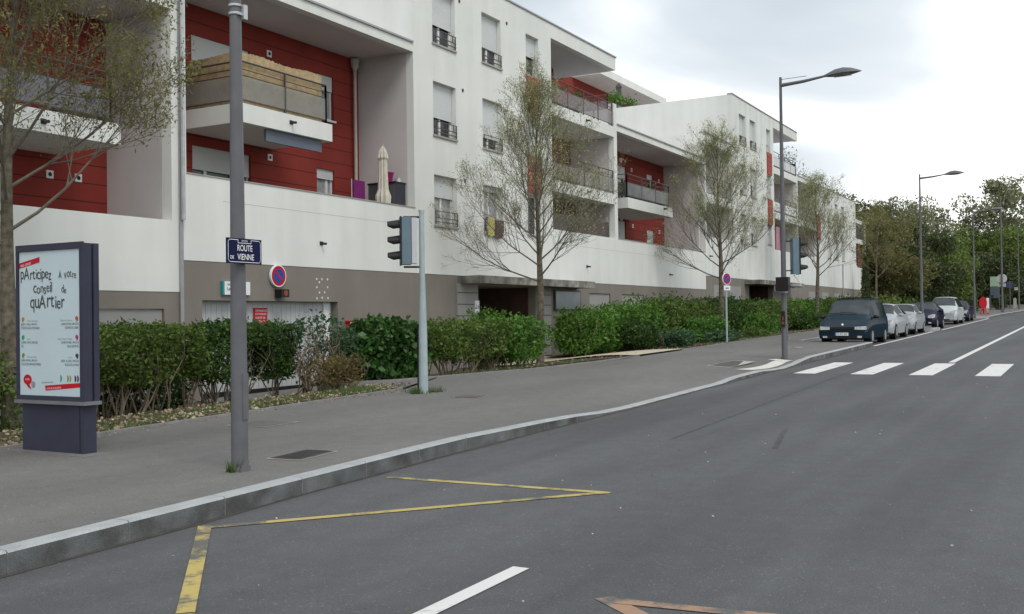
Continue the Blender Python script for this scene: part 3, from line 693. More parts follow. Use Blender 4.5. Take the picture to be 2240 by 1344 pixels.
# garage door
g = MB().box(garage[0], garage[1], YF+.24, YF+.3, .12, garage[3]); gd = g.build('garage_door', M_door, B)
j = MB(); x = garage[0]+.15
while x < garage[1]-.1: j.box(x-.006, x+.006, YF+.236, YF+.242, .14, garage[3]-.05); x += .165
j.build('door_groove', M_zinc, gd)
MB().box(garage[0], garage[1], YF+.2, YF+.28, -.02, .11).build('door_seal', M_black, gd)
MB().box(garage[1]-.34, garage[1]-.1, YF+.2, YF+.235, .0, garage[3]).build('door_post', M_pvc, gd)
# entrance with banded flank walls and canopy
MB().box(26.9, 35.25, 16.25, YF+.01, 2.80, 3.04).build('canopy', M_concd, B)
for a, b in ((26.72, 27.95), (31.92, 33.0)):
    o = MB().box(a, b, YF-.04, YF+.1, .2, 2.8).build('banded_wall', M_brown2, B); j = MB()
    for k in range(7): j.box(a+.002, b-.002, YF-.046, YF-.038, .35+k*.36, .375+k*.36)
    j.build('wall_band', M_dark, o)
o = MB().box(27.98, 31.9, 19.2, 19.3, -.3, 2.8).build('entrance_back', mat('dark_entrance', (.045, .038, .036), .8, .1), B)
MB().box(27.9, 28.02, YF+.3, 19.2, -.3, 2.78).build('entrance_side', M_brown, B); MB().box(31.88, 32.0, YF+.3, 19.2, -.3, 2.78).build('entrance_side', mat('brown_brick', (.07, .04, .033), .9, .2, 4), B)
MB().box(27.95, 31.95, YF+.3, 19.2, 2.78, 2.9).build('entrance_ceiling', M_brown, B)
dd = MB().box(29.6, 31.4, 19.12, 19.18, .2, 2.5).build('entrance_door', M_black, B); MB().box(29.68, 30.45, 19.1, 19.12, .3, 2.4).box(30.55, 31.32, 19.1, 19.12, .3, 2.4).build('pane', M_glass, dd)
MB().box(27.72, 27.96, YF-.07, YF-.04, 1.9, 2.28).build('house_number_plate', M_signw, B)
join_letters([lettering('16', .2, face_front(27.74, YF-.074, 2.02), M_dark, B)], 'lettering', B, M_dark)

# ---------------------------------------------------------------- left block (stands one metre lower)
A = thing('apartment_building', 'lower apartment block at the left edge, half hidden behind the near tree', 'apartment building', (8, 17, 0))
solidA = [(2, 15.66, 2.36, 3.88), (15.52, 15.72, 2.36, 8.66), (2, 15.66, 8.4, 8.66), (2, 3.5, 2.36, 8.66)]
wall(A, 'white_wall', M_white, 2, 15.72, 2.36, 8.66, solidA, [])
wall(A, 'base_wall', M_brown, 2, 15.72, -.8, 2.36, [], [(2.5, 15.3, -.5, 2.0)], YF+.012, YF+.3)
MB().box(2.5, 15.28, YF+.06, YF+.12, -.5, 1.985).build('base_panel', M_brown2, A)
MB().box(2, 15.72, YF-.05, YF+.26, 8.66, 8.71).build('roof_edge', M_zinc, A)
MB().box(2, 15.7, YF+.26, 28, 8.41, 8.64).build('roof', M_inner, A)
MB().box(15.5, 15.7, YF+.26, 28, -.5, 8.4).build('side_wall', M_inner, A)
hl = [(10.6, 13.05, 2.9, 4.95), (9.8, 12.1, 5.7, 7.75)]
red_wall(A, 2.2, 15.5, 2.8, 8.4, hl)
window(A, *hl[0], 2.95, y=19.1, sill=False, shm=M_shut); window(A, *hl[1], 6.9, y=19.1, sill=False, curtain=True)
slab(A, 'terrace_floor', 2.2, 15.5, YF+.26, 19, 2.6, 2.85, M_conc)
o = MB().box(4, 14.15, 16.93, 18.98, 5.28, 5.7).build('balcony', M_white, A)
railing(o, [(4.06, 16.99), (13.95, 16.99), (13.95, 18.9)], 5.7, 1.0, mat('dark_tinted_panel', (.10, .10, .12), .15, .2, 1.2, spec=.6)); spout(o, 12.4, 5.48, 16.93)
for x, z in ((14.05, 4.85), (14.75, 4.85)): vent(A, x, z, 19.0, True)
# metal expansion-joint cover and rain pipe between the two blocks
t = thing('downpipe', 'tall thin metal pipe running down the joint between the two left blocks', 'pipe', (15.74, 16.93, 0))
MB().box(15.70, 15.79, 16.95, 16.99, 0, 8.6).build('joint_cover', M_zinc, t)
MB().tube([(15.745, 16.9, 3.9), (15.745, 16.9, 9.7)], .045, 10).build('pipe', M_steel, t)

# ---------------------------------------------------------------- right block
Cb = thing('apartment_building', 'farther apartment block beyond the second street tree, rising highest and running on to the wood', 'apartment building', (65, 17, 0))
wc = []
for a, b in ((56.3, 57.55), (58.38, 59.55)):
    for z in (11.35, 8.55, 5.75): wc.append((a, b, z, z+1.65))
for z in (11.6, 8.8, 6.0): wc.append((61.82, 62.75, z, z+1.4))
lw = []
for a, b in ((78.1, 79.2), (80.7, 81.8), (83.0, 84.1)):
    for z in (8.6, 5.9): lw.append((a, b, z, z+1.55))
holes3 = wc+lw+[(50.5, 54.95, 5.75, 7.5), (50.5, 54.95, 7.95, 10.55)]
solid3 = [(50.27, 89, 3.75, 5.75), (50.27, 55.03, 3.75, 11.02), (55.03, 63.42, 3.75, 13.86), (63.42, 69.34, 13.3, 13.86), (69.05, 69.34, 3.75, 11.0), (63.42, 69.34, 3.75, 5.75),
          (69.34, 75.0, 10.7, 11.0), (74.9, 88.6, 3.75, 11.0), (88.6, 92.9, 3.75, 5.6), (92.6, 92.9, 3.75, 9.6), (88.6, 92.9, 9.3, 9.6)]
wall(Cb, 'white_wall', M_whiteb, 50.27, 92.9, 3.75, 13.86, solid3, holes3)
wall(Cb, 'base_wall', M_brown, 50.27, 92.9, -.5, 3.75, [], [(57.8, 62.8, 0, 3.45)], YF+.012, YF+.3)
for x in (51.5, 54.2, 72, 76, 80, 84): MB().box(x, x+2.0, YF+.004, YF+.011, 2.0, 3.3).build('base_panel', M_brown2, Cb)
for (a, b, z) in ((55.0, 69.36, 13.86), (50.25, 55.0, 11.02), (69.36, 88.6, 11.0)): MB().box(a, b, YF-.04, YF+.26, z, z+.05).build('roof_edge', M_zinc, Cb)
for q in wc:
    rail = q[2] > 11.3 and q[0] < 60
    window(Cb, *q, q[2]+(.5 if q[2] > 11 else .25 if q[0] < 58 else .7), rail and True, mull=[] if q[1]-q[0] < 1 else None)
for q in lw: window(Cb, *q, q[2]+.9)
red_panel(Cb, 61.86, 62.83, 10.24, 11.56); red_panel(Cb, 61.92, 62.85, 7.2, 8.72); red_panel(Cb, 74.65, 75.6, 7.08, 8.8)
MB().box(55.03, 55.28, YF+.25, 34, 3, 13.84).build('side_wall', M_white, Cb)
MB().box(50.27, 50.5, YF+.25, 29, -.5, 11.0).build('side_wall', M_white, Cb)
MB().box(63.2, 63.42, YF+.25, 29, 3, 13.84).build('side_wall', M_inner, Cb)
MB().box(55.3, 63.42, YF+.26, 29, 13.3, 13.82).build('roof', M_inner, Cb); MB().box(63.42, 69.3, YF+.26, 18.75, 13.32, 13.82).build('roof', M_inner, Cb)
MB().box(50.5, 55.0, YF+.26, 29, 10.6, 11.0).build('roof', M_inner, Cb); MB().box(63.45, 88.6, YF+.26, 29, 10.7, 10.93).build('roof', M_inner, Cb)
MB().box(50.52, 55.0, 18.6, 18.8, 3.8, 10.6).build('back_wall', M_inner, Cb)
for z in (7.95,):
    o = MB().box(50.52, 55.0, YF+.26, 18.6, z-.4, z-.01).build('balcony', M_whiteb, Cb); railing(o, [(50.6, YF+.1), (54.9, YF+.1)], z-.01, .95)
for z in (10.9, 8.1):
    o = MB().box(63.44, 69.03, YF-.005, 19, z-.42, z).build('balcony', M_whiteb, Cb); railing(o, [(63.5, YF+.05), (68.98, YF+.05)], z, .95, M_pvc if z < 9 else M_shut); 
o = MB().box(69.36, 74.88, YF-.005, 19, 7.68, 8.1).build('balcony', M_whiteb, Cb); railing(o, [(69.4, YF+.05), (74.8, YF+.05)], 8.1, .95)
MB().box(68.85, 69.02, YF+.02, 18.6, 10.9, 11.75).build('wind_screen', M_dark, Cb)
spout(Cb, 50.93, 4.77); spout(Cb, 64.82, 4.59)
red_wall(Cb, 63.42, 69.1, 5.4, 10.5, [(64.4, 66.2, 8.1, 10.1)], 19.0); window(Cb, 64.4, 66.2, 8.1, 10.1, 9.0, y=19.1, sill=False)
MB().box(69.06, 69.3, YF+.25, 19, 4, 10.7).build('side_wall', M_inner, Cb); MB().box(69.36, 75.0, 19.0, 19.2, 5, 10.7).build('back_wall', M_inner, Cb); MB().box(74.9, 75.1, YF+.26, 19, 5, 10.7).build('side_wall', M_inner, Cb)
MB().box(92.62, 92.88, YF+.25, 22, 3.75, 9.55).build('side_wall', M_inner, Cb); MB().box(88.6, 92.6, 18.5, 18.7, 4, 9.3).build('back_wall', mat('dark_recess', (.12, .115, .115), .9, .1), Cb); o = MB().box(88.6, 92.6, YF, 18.5, 7.6, 8.0).build('balcony', M_whiteb, Cb); railing(o, [(88.7, YF+.1), (92.5, YF+.1)], 8.0, .95, M_rail)
MB().box(57.2, 68, 27.8, 33.8, 13.84, 16.6).build('attic_wall', M_red, Cb)
MB().box(57.35, 68.6, 25.9, 33.9, 16.6, 17.05).build('attic_roof', M_white, Cb)
MB().box(55.28, 69.3, 29, 34, 13.3, 13.82).build('roof', M_inner, Cb)
railing(Cb, [(55.9, 29), (55.9, 24.8), (66, 24.8)], 13.9, 1.0, M_glasspk)
MB().box(56.9, 66.9, 16.1, YF+.01, 3.46, 3.70).build('canopy', M_concd, Cb)
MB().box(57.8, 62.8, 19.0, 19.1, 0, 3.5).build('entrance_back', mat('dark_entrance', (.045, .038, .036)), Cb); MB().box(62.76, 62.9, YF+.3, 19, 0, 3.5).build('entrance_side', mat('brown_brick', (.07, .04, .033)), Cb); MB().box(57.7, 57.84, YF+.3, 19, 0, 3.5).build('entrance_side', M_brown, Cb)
MB().box(50.3, 92.9, 28.8, 29, -.5, 10.9).build('rear_wall', M_inner, Cb)
MB().tube([(83.05, 16.94, .8), (83.05, 16.94, 5.6)], .04, 8).build('downpipe', M_zinc, Cb)

# ---------------------------------------------------------------- things fixed to or standing on the building
def box_text(parent, lines, m): join_letters([lettering(t, sz, face_front(x, y, z), m, parent, sx=sx, align=al) for (t, sz, x, y, z, sx, al) in lines], 'lettering', parent, m)
t = thing('name_board', 'white residence name board with a teal edge above the garage, partly behind the lamp post', 'sign', (17.3, 16.98, 2.47))
MB().box(16.93, 17.78, 16.95, 16.995, 2.32, 2.62).build('board', M_signw, t); MB().box(16.91, 16.97, 16.945, 16.998, 2.315, 2.625).build('edge', mat('teal', (.02, .25, .27), .5, .05), t)
box_text(t, [('Résidence', .075, 17.06, 16.945, 2.53, 1, 'LEFT'), ('Les G', .11, 17.04, 16.945, 2.42, 1, 'LEFT')], M_dark)
t = thing('no_parking_sign', 'large round blue and red no parking sign on the wall above the garage door', 'road sign', (18.72, 16.98, 2.78))
MB().disc((18.72, 16.93, 2.79), .265, 'y', 36, .06).build('rim', M_signw, t)
def noparking(t, x, y, z, rad):
    MB().disc((x, y-.004, z), rad*.9, 'y', 36, .004).build('red_ring', M_signr, t); MB().disc((x, y-.008, z), rad*.64, 'y', 36, .004).build('blue_field', M_signb, t)
    s = MB(); c = rad*.63*.7071; w = rad*.075; s.face([(x-c-w, y-.011, z+c-w), (x+c-w, y-.011, z-c-w), (x+c+w, y-.011, z-c+w), (x-c+w, y-.011, z+c+w)]); s.build('red_bar', M_signr, t)
noparking(t, 18.72, 16.93, 2.79, .265)
t = thing('warning_lamp', 'small dark hooded warning lamp under the wall no parking sign', 'lamp', (18.78, 16.9, 2.36))
MB().box(18.65, 18.92, 16.78, 16.99, 2.28, 2.47).build('housing', M_black, t); MB().disc((18.8, 16.775, 2.375), .07, 'y', 16, .006).build('lens', mat('orange_lens', (.25, .05, .02), .3), t)
t = thing('notice_board', 'small red notice with white lines of text on the garage door', 'notice', (18.4, 17.2, 1.8))
MB().box(18.17, 18.62, YF+.215, YF+.232, 1.62, 2.03).build('board', M_signr, t)
box_text(t, [('DÉFENSE DE', .07, 18.22, YF+.211, 1.94, 1, 'LEFT'), ('STATIONNER', .07, 18.21, YF+.211, 1.86, .9, 'LEFT'), ('SORTIE DE', .07, 18.22, YF+.211, 1.77, 1, 'LEFT'), ('VOITURES', .07, 18.22, YF+.211, 1.69, 1, 'LEFT')], M_signw)
t = thing('mailbox', 'small red box on the taupe wall beside the garage, just above the hedge', 'box', (21.5, 16.95, 1.6))
MB().box(21.32, 21.62, 16.86, 16.995, 1.45, 1.68).build('body', M_signr, t); MB().box(21.30, 21.64, 16.84, 16.997, 1.66, 1.70).build('lid', M_signr, t); MB().box(21.33, 21.42, 16.853, 16.86, 1.61, 1.655).build('label_plate', M_signw, t)
# white fixing spots left on the wall
for x, z in ((20.2, 2.76), (20.4, 2.76), (20.62, 2.76), (20.3, 2.68), (20.2, 2.55), (20.62, 2.56), (20.3, 2.42), (20.5, 2.43), (20.2, 2.27), (20.4, 2.29), (20.63, 2.28)):
    MB().disc((x, YF+.005, z), .022, 'y', 10, .006, rz=1.3).build('filler_spot', M_signw, B)
t = thing('display_board', 'framed grey notice board on the taupe wall right of the entrance canopy', 'board', (34.3, 16.95, 2.3))
MB().box(33.28, 35.4, 16.93, 16.995, 1.98, 2.72).build('frame', M_rail, t); MB().box(33.34, 35.34, 16.92, 16.935, 2.03, 2.67).build('panel', mat('silver_panel', (.28, .31, .33), .35, .12, 2.5, metal=.3), t)
# balcony A contents
t = thing('reed_screen', 'straw coloured reed screen tied inside the railing of the middle balcony', 'reed screen', (19, 17.1, 6.74))
s = MB(); rng_ = random.Random(4)
def reeds(p, q):
    n = int(math.hypot(q[0]-p[0], q[1]-p[1])/.03)
    for i in range(n):
        a = i/n; b = (i+.88)/n; h = 7.95+rng_.uniform(-.015, .012)+.02*sin(i*.11)
        x0, y0, x1, y1 = p[0]+(q[0]-p[0])*a, p[1]+(q[1]-p[1])*a, p[0]+(q[0]-p[0])*b, p[1]+(q[1]-p[1])*b
        nx, ny = (q[1]-p[1]), -(q[0]-p[0]); l = math.hypot(nx, ny); j_ = rng_.uniform(0, .008); nx, ny = nx/l*(.008+j_), ny/l*(.008+j_)
        s.prism([(x0, y0), (x1, y1), (x1+nx, y1+ny), (x0+nx, y0+ny)], 2, 6.76, h)
reeds((20.52, 17.05), (17.64, 17.05)); reeds((17.64, 17.05), (17.64, 18.85)); s.build('reeds', M_reed, t)
def parasol(name, label, x, y, z, h, m, w=.15, sc=1.):
    t = thing(name, label, 'parasol', (x, y, z)); MB().tube([(x, y, z), (x, y, z+h)], .02, 8).build('pole', M_steel, t)
    n = 20; prof = [(0.30, .07), (.36, .17), (.46, .19), (.53, .13), (.62, .12), (.84, .10), (.86, .14), (.93, .10), (.985, .02)]
    V = []; F = []
    for k, (a, rad) in enumerate(prof):
        for j_ in range(n):
            q = 2*pi*j_/n; rr_ = rad*sc*(1+.18*(1 if j_ % 2 else -1)); V.append((x+rr_*cos(q), y+rr_*sin(q), z+h*a))
    s = MB(); s.v = V
    for k in range(len(prof)-1):
        for j_ in range(n): j2 = (j_+1) % n; s.f.append((k*n+j_, k*n+j2, (k+1)*n+j2, (k+1)*n+j_)); s.m.append(0)
    s.build('folded_canopy', m, t); return t
parasol('folded_parasol', 'folded cream parasol standing at the terrace parapet by the dark cabinet', 23.6, 17.42, 3.95, 2.72, mat('cream_cloth', (.58, .55, .47), .9, .08, 8))
t = thing('garden_chair', 'purple folding chair with pale frame on the terrace beside the white downpipe', 'chair', (22.85, 17.7, 3.95))
MB().box(22.65, 23.15, 17.72, 17.76, 4.75, 5.6).build('backrest', mat('purple_cloth', (.16, .015, .12), .8, .1), t); MB().box(22.65, 23.15, 17.35, 17.72, 4.68, 4.75).build('seat', mat('purple_cloth', (.2, .02, .15)), t)
for a, b in ((22.63, 17.78), (23.17, 17.78), (22.63, 17.36), (23.17, 17.36)): MB().tube([(a, b, 3.95), (a, b, 5.62 if b > 17.5 else 4.72)], .016, 6).build('leg', M_steel, t)
t = thing('storage_cabinet', 'grey storage cabinet with dark front at the right end of the terrace', 'cabinet', (24.25, 17.7, 3.95))
MB().box(24.0, 24.5, 17.3, 18.25, 3.95, 5.62).build('body', mat('cabinet_grey', (.10, .10, .11), .5, .08), t); MB().box(23.98, 24.52, 17.28, 18.27, 5.62, 5.67).build('top', M_black, t); MB().box(24.02, 24.48, 17.28, 17.298, 4.0, 5.6).build('door', mat('cabinet_door', (.035, .038, .05), .4), t)
t = thing('plastic_tub', 'magenta plastic tub sitting on top of the dark cabinet', 'tub', (24.2, 17.75, 5.67))
MB().tube([(24.2, 17.75, 5.67), (24.2, 17.75, 5.93), (24.2, 17.75, 5.95), (24.2, 17.75, 5.97)], [.16, .21, .23, .23], 20).build('body', mat('magenta_plastic', (.36, .02, .16), .35, .05), t, smooth=True)
tag(MB().tube([(24.38, 17.45, 5.67), (24.38, 17.45, 5.72), (24.38, 17.45, 5.8), (24.38, 17.45, 5.84)], [.13, .12, .08, .02], 14).build('watering_bowl', M_zinc, smooth=True), 'small grey upturned bowl on the cabinet right of the magenta tub', 'bowl')
# laundry on the second window
t = thing('laundry', 'yellow and brown towels hung over the guard rail of the lowest middle window', 'laundry', (29, 16.9, 4.6))
for a, b, z0_, z1_, m, nm in ((28.5, 28.92, 4.38, 4.98, mat('yellow_towel', (.52, .47, .17), .95, .1), 'yellow_towel'), (28.95, 29.45, 4.34, 4.92, mat('brown_towel', (.10, .06, .055), .95, .1), 'brown_towel')):
    s = MB(); n = 8
    for i in range(n):
        xa, xb = a+(b-a)*i/n, a+(b-a)*(i+1)/n; ya, yb = 16.9+.012*sin(i*2), 16.9+.012*sin((i+1)*2); s.face([(xa, ya, z0_+.02*sin(i)), (xb, yb, z0_+.02*sin(i+1)), (xb, yb, z1_), (xa, ya, z1_)]); s.face([(xa, ya, z1_), (xb, yb, z1_), (xb, 17.02, z1_-.02), (xa, 17.02, z1_-.02)])
    s.build(nm, m, t)
# upper loggia plants, far terrace parasol and flower boxes
def pot_plant(name, label, x, y, z, n, size, spread, m, seed, group=None, h=.5, pot=True):
    t = thing(name, label, 'plant', (x, y, z), group); rg = np.random.default_rng(seed)
    if pot: MB().tube([(x, y, z), (x, y, z+.25)], [.13, .17], 12).build('pot', mat('terracotta', (.22, .09, .05), .8), t)
    P = rg.standard_normal((n, 3))*np.array(spread)*.5+np.array([x, y, z+.25+h*.5]); np_mesh('foliage', leaves(P, size, rg, .5), 4, m, t); return t
pot_plant('potted_shrub', 'bronze leaved shrub behind the glass of the top loggia', 34.6, 17.5, 9.55, 500, .09, (.7, .5, .55), M_rusty, 3, h=.9)
pot_plant('potted_plant', 'yellow green potted plant on the top loggia railing', 36.2, 17.35, 9.75, 200, .09, (.35, .25, .3), M_hedgb, 5)
for i, (x, lab) in enumerate(((56.4, 'yellow green flower box on the rear terrace railing, left one'), (57.3, 'yellow green flower box on the rear terrace railing beside the dark parasol'), (59.2, 'flower box with a red bloom at the right end of the rear terrace'))):
    pot_plant('flower_box', lab, x, 24.65, 14.35+i*.1, 200, .15, (.8, .3, .35), M_hedgb, 11+i, 'flower boxes on the rear terrace', .3, False)
parasol('folded_parasol', 'folded dark grey parasol on the rear terrace under the upper roof', 58.3, 25.1, 13.9, 2.2, mat('dark_cloth', (.10, .10, .11), .9), sc=1.3)
t = thing('terrace_table', 'blue grey table behind the glass of the top loggia', 'table', (37, 17.6, 9.55)); MB().box(36.5, 38, 17.4, 18.2, 10.1, 10.16).build('tabletop', mat('blue_grey', (.2, .27, .33), .4), t)
for a, b in ((36.55, 17.45), (37.95, 17.45), (36.55, 18.15), (37.95, 18.15)): MB().box(a-.02, a+.02, b-.02, b+.02, 9.55, 10.1).build('leg', M_dark, t)
tag(MB().box(63.75, 64.6, YF+.01, YF+.03, 4.9+.8, 7.2).build('pink_blind', mat('pink_cloth', (.45, .22, .28), .9, .15, 4)), 'pink cloth hung in the lowest loggia next to the second lamp post', 'cloth')
s = MB()
for i in range(6): s.face([(89.0+i*.2, 16.95+.03*sin(i*2), 5.7), (89.0+(i+1)*.2, 16.95+.03*sin(i*2+2), 5.7), (89.3+(i+1)*.12, 16.95+.03*sin(i*2+2), 7.5), (89.3+i*.12, 16.95+.03*sin(i*2), 7.5)])
tag(s.build('red_curtain', mat('red_cloth', (.20, .04, .03), .9, .1)), 'red curtain tied in the far loggia at the end of the block', 'curtain')

# ================================================================== street furniture
# ---- lamp posts
def lamp_post(x, y, H, label, group='lamp posts along the pavement'):
    z = pz(x, y) if x < 38 else rz(x)+.15
    t = thing('lamp_post', label, 'lamp post', (x, y, z), group); k = H/7.75
    MB().tube([(x, y, z-.05), (x, y, z+1.2), (x, y, z+3.6*k), (x, y, z+H)], [.082, .078, .062, .036], 16).build('pole', M_pole, t, smooth=True)
    MB().tube([(x, y, z-.02), (x, y, z+.05)], .10, 16).build('base_collar', M_pole, t)
    MB().box(x-.035, x+.035, y-.088, y-.07, z+.5, z+.95).build('service_hatch', M_pole, t)
    za = z+H-.22
    a = MB(); a.tube([(x, y-.02, za), (x+.01, y-.62, za+.04), (x+.02, y-1.25, za+.12)], [.052, .044, .028], 8); a.tube([(x, y, za+.16), (x, y-.7, za+.17)], .008, 5); a.build('arm', M_pole, t)
    # leaf shaped lantern
    s = MB(); n = 12; st = [(-1.12, .03, .03), (-1.25, .08, .075), (-1.45, .16, .15), (-1.65, .19, .17), (-1.85, .16, .13), (-2.0, .09, .07), (-2.12, .012, .012)]
    for i, (dy, w, h) in enumerate(st):
        zc = za+.10+(-dy-1.12)*.03
        for j in range(n):
            q = 2*pi*j/n; s.v.append((x+.02+w*cos(q), y+dy, zc+(h if sin(q) > 0 else h*.35)*sin(q)))
    for i in range(len(st)-1):
        for j in range(n): j2 = (j+1) % n; s.f.append((i*n+j, i*n+j2, (i+1)*n+j2, (i+1)*n+j)); s.m.append(0)
    h = s.build('lantern', M_pole, t, smooth=True)
    MB().box(x-.10, x+.14, y-1.85, y-1.4, za+.062, za+.078).build('lamp_glass', M_glasspan, h)
    return t
L0 = lamp_post(7.44, 7.25, 7.75, 'nearest grey lamp post, standing by the kerb and carrying the blue street name plate')
z0 = pz(7.44, 7.25)
s = MB()
for zz_ in (4.70, 4.78): s.tube([(7.44, 7.25, zz_), (7.44, 7.25, zz_+.022)], .068, 16)
s.box(7.46, 7.515, 7.16, 7.195, 4.66, 4.80); s.box(7.40, 7.47, 7.17, 7.19, 4.69, 4.71); s.build('clamp', M_steel, L0)
L1 = lamp_post(27.95, 7.27, 7.65, 'second lamp post, by the zebra crossing with a traffic signal fixed to it')
lamp_post(56.3, 7.59, 7.9, 'lamp post rising between the silver saloon and the parked dark blue hatchback')
lamp_post(84.0, 7.63, 8.1, 'lamp post behind the farthest parked dark car')
lamp_post(114.0, 6.3, 8.2, 'farthest lamp post at the right edge, where the road bends')
# ---- street name plate
t = thing('street_name_sign', 'navy enamel street name plate with white border lettered ROUTE DE VIENNE', 'street sign', (7.4, 7.13, 2.38))
def rr_poly(x0, x1, z0_, z1_, k): return [(x0+k, z0_), (x1-k, z0_), (x1, z0_+k), (x1, z1_-k), (x1-k, z1_), (x0+k, z1_), (x0, z1_-k), (x0, z0_+k)]
MB().box(7.17, 7.635, 7.125, 7.14, 2.262, 2.505).build('plate', M_enam, t)
s = MB(); yb = 7.1235; x0, x1, za, zb = 7.185, 7.62, 2.277, 2.49; k = .022; w = .0055
P = [(x0+k, za), (x1-k, za), (x1-k*.4, za+k*.4), (x1, za+k), (x1, zb-k), (x1-k*.4, zb-k*.4), (x1-k, zb), (7.49, zb), (7.49, zb-.03), (7.315, zb-.03), (7.315, zb), (x0+k, zb), (x0+k*.4, zb-k*.4), (x0, zb-k), (x0, za+k), (x0+k*.4, za+k*.4)]
for i in range(len(P)):
    p, q = Vector(P[i]), Vector(P[(i+1) % len(P)]); dd = (q-p).normalized()*w*.4; nn = Vector((-dd.y, dd.x)).normalized()*w*.5; p = p-dd; q = q+dd
    s.face([(p.x-nn.x, yb, p.y-nn.y), (q.x-nn.x, yb, q.y-nn.y), (q.x+nn.x, yb, q.y+nn.y), (p.x+nn.x, yb, p.y+nn.y)])
s.build('border', M_signw, t)
yl = 7.1225
join_letters([lettering('ROUTE', .082, face_front(7.405, yl, 2.385), M_signw, t, sx=.78, align='CENTER', off=.0007), lettering('DE', .045, face_front(7.21, yl, 2.305), M_signw, t, sx=.85, off=.0008), lettering('VIENNE', .082, face_front(7.305, yl, 2.300), M_signw, t, sx=.80, off=.0007), lettering('FEYZIN', .026, face_front(7.402, yl, 2.472), M_signw, t, align='CENTER', sx=.95)], 'lettering', t, M_signw)
MB().box(7.36, 7.52, 7.14, 7.185, 2.29, 2.32).box(7.36, 7.52, 7.14, 7.185, 2.44, 2.47).build('bracket', M_steel, t)
# ---- advertising panel
t = thing('advertising_panel', 'double sided anthracite poster stand on the pavement announcing the conseil de quartier', 'advertising panel', (7.7, 10.27, pz(7.7, 10.27)))
zg = pz(7.7, 10.27)-.01
MB().box(7.61, 7.785, 9.75, 10.80, zg, .84).build('plinth', M_anth, t)
MB().box(7.608, 7.612, 9.80, 9.812, zg+.01, .83).build('plinth_joint', M_black, t)
MB().box(7.45, 8.05, 9.55, 10.92, zg-.02, zg+.012).build('ground_plate', M_pave, t)
o = MB()
o.prism([(7.60, 9.70), (7.60, 10.85), (7.695, 10.85), (7.695, 9.70)], 2, .84, 2.60); o.box(7.715, 7.785, 9.69, 10.86, .84, 2.60); o.box(7.695, 7.72, 9.73, 10.82, .86, 2.58); cs = o.build('case', M_anth, t)
o = MB(); y0, y1, za, zb = 9.70, 10.86, .835, 2.615; pw = .085
o.box(7.575, 7.60, y0, y0+pw-.03, za, zb).box(7.575, 7.60, y1-pw+.045, y1, za, zb).box(7.575, 7.60, y0+pw-.03, y1-pw+.045, zb-.075, zb).box(7.575, 7.60, y0+pw-.03, y1-pw+.045, za, za+.055)
o.build('door_frame', M_anth, t)
MB().box(7.565, 7.795, 9.67, 10.89, .80, .84).build('bottom_rail', M_anthl, t)
xp = 7.598
py0, py1, pz0, pz1 = 9.757, 10.815, .893, 2.538
po = MB().box(xp-.006, xp, py0, py1, pz0, pz1).build('poster', M_poster, t)
xi = xp-.0085
def U(a): return py1-(py1-py0)*a      # a: 0 left .. 1 right
def Vv(b): return pz1-(pz1-pz0)*b     # b: 0 top .. 1 bottom
def pq(s, pts): s.face([(xi, U(a), Vv(b)) for a, b in pts])
s = MB(); pq(s, [(0, .115), (0, .077), (.345, .040), (.345, .078)]); s.build('red_banner', M_signr, po); s = MB(); pq(s, [(.43, .965), (1, .935), (1, .905), (.42, .93)]); s.build('red_banner', M_signr, po)
def ptxt(txt, a, b, size, m, sx=1., al='LEFT', off=0., tilt=0.): return lettering(txt, size, face_left(xi-.002, U(a), Vv(b), tilt), m, po, sx=sx, align=al, off=off)
ORG[po.name] = ORG[t.name]
I = []
def wobble(word, a, b, size, sx, step=1.):
    """hand drawn looking headline, each letter at its own height and size"""
    rg = random.Random(len(word)*7+int(size*1000)); x = a; J_ = []
    for ch in word:
        sz = size*(1+rg.uniform(-.10, .16)); me = ptxt(ch, x, b+rg.uniform(-.008, .008), sz, M_ink, sx=sx); wd = max(v.co.y for v in me.vertices)-min(v.co.y for v in me.vertices) if len(me.vertices) else size*.3
        J_.append(me); x += (wd+size*.045)/(py1-py0)
    join_letters(J_, 'headline_word', po, M_ink)
wobble('pArticipez', .02, .195, .170, .74); wobble('À', .655, .192, .105, .8); wobble('votre', .745, .192, .135, .66)
wobble('conseil', .235, .290, .170, .80); wobble('de', .70, .290, .11, .8); wobble('quArtier', .18, .395, .215, .80)

ent = [(.03, .487, 'L', 'Centre, Saint-Lazare', 'JEUDI 11 MAI | 19H-21H', 'CENTRE SOCIAL MOSAIQUE', (.42, .22, .05)), (.97, .487, 'R', 'Géraniums, Vignettes', 'LUNDI 22 MAI | 20H-22H', 'CENTRE DE LOISIRS', (.5, .06, .04)),
       (.03, .613, 'L', 'Razes', 'LUNDI 15 MAI | 20H-22H', 'SEL', (.02, .30, .17)), (.97, .613, 'R', 'Beguin, Plaines, Champlan', 'LUNDI 29 MAI | 19H-21H', 'SALLE DES FÊTES', (.35, .03, .18)),
       (.03, .739, 'L', "L'Île, Carré Brûlé", 'JEUDI 18 MAI | 19H-21H', 'ECOLE DES GRANDES TERRES', (.15, .28, .06)), (.97, .739, 'R', 'La Tour', 'JEUDI 1er JUIN | 19H-21H', 'ECOLE DE LA TOUR', (.03, .03, .07))]
J1, J2 = [], []
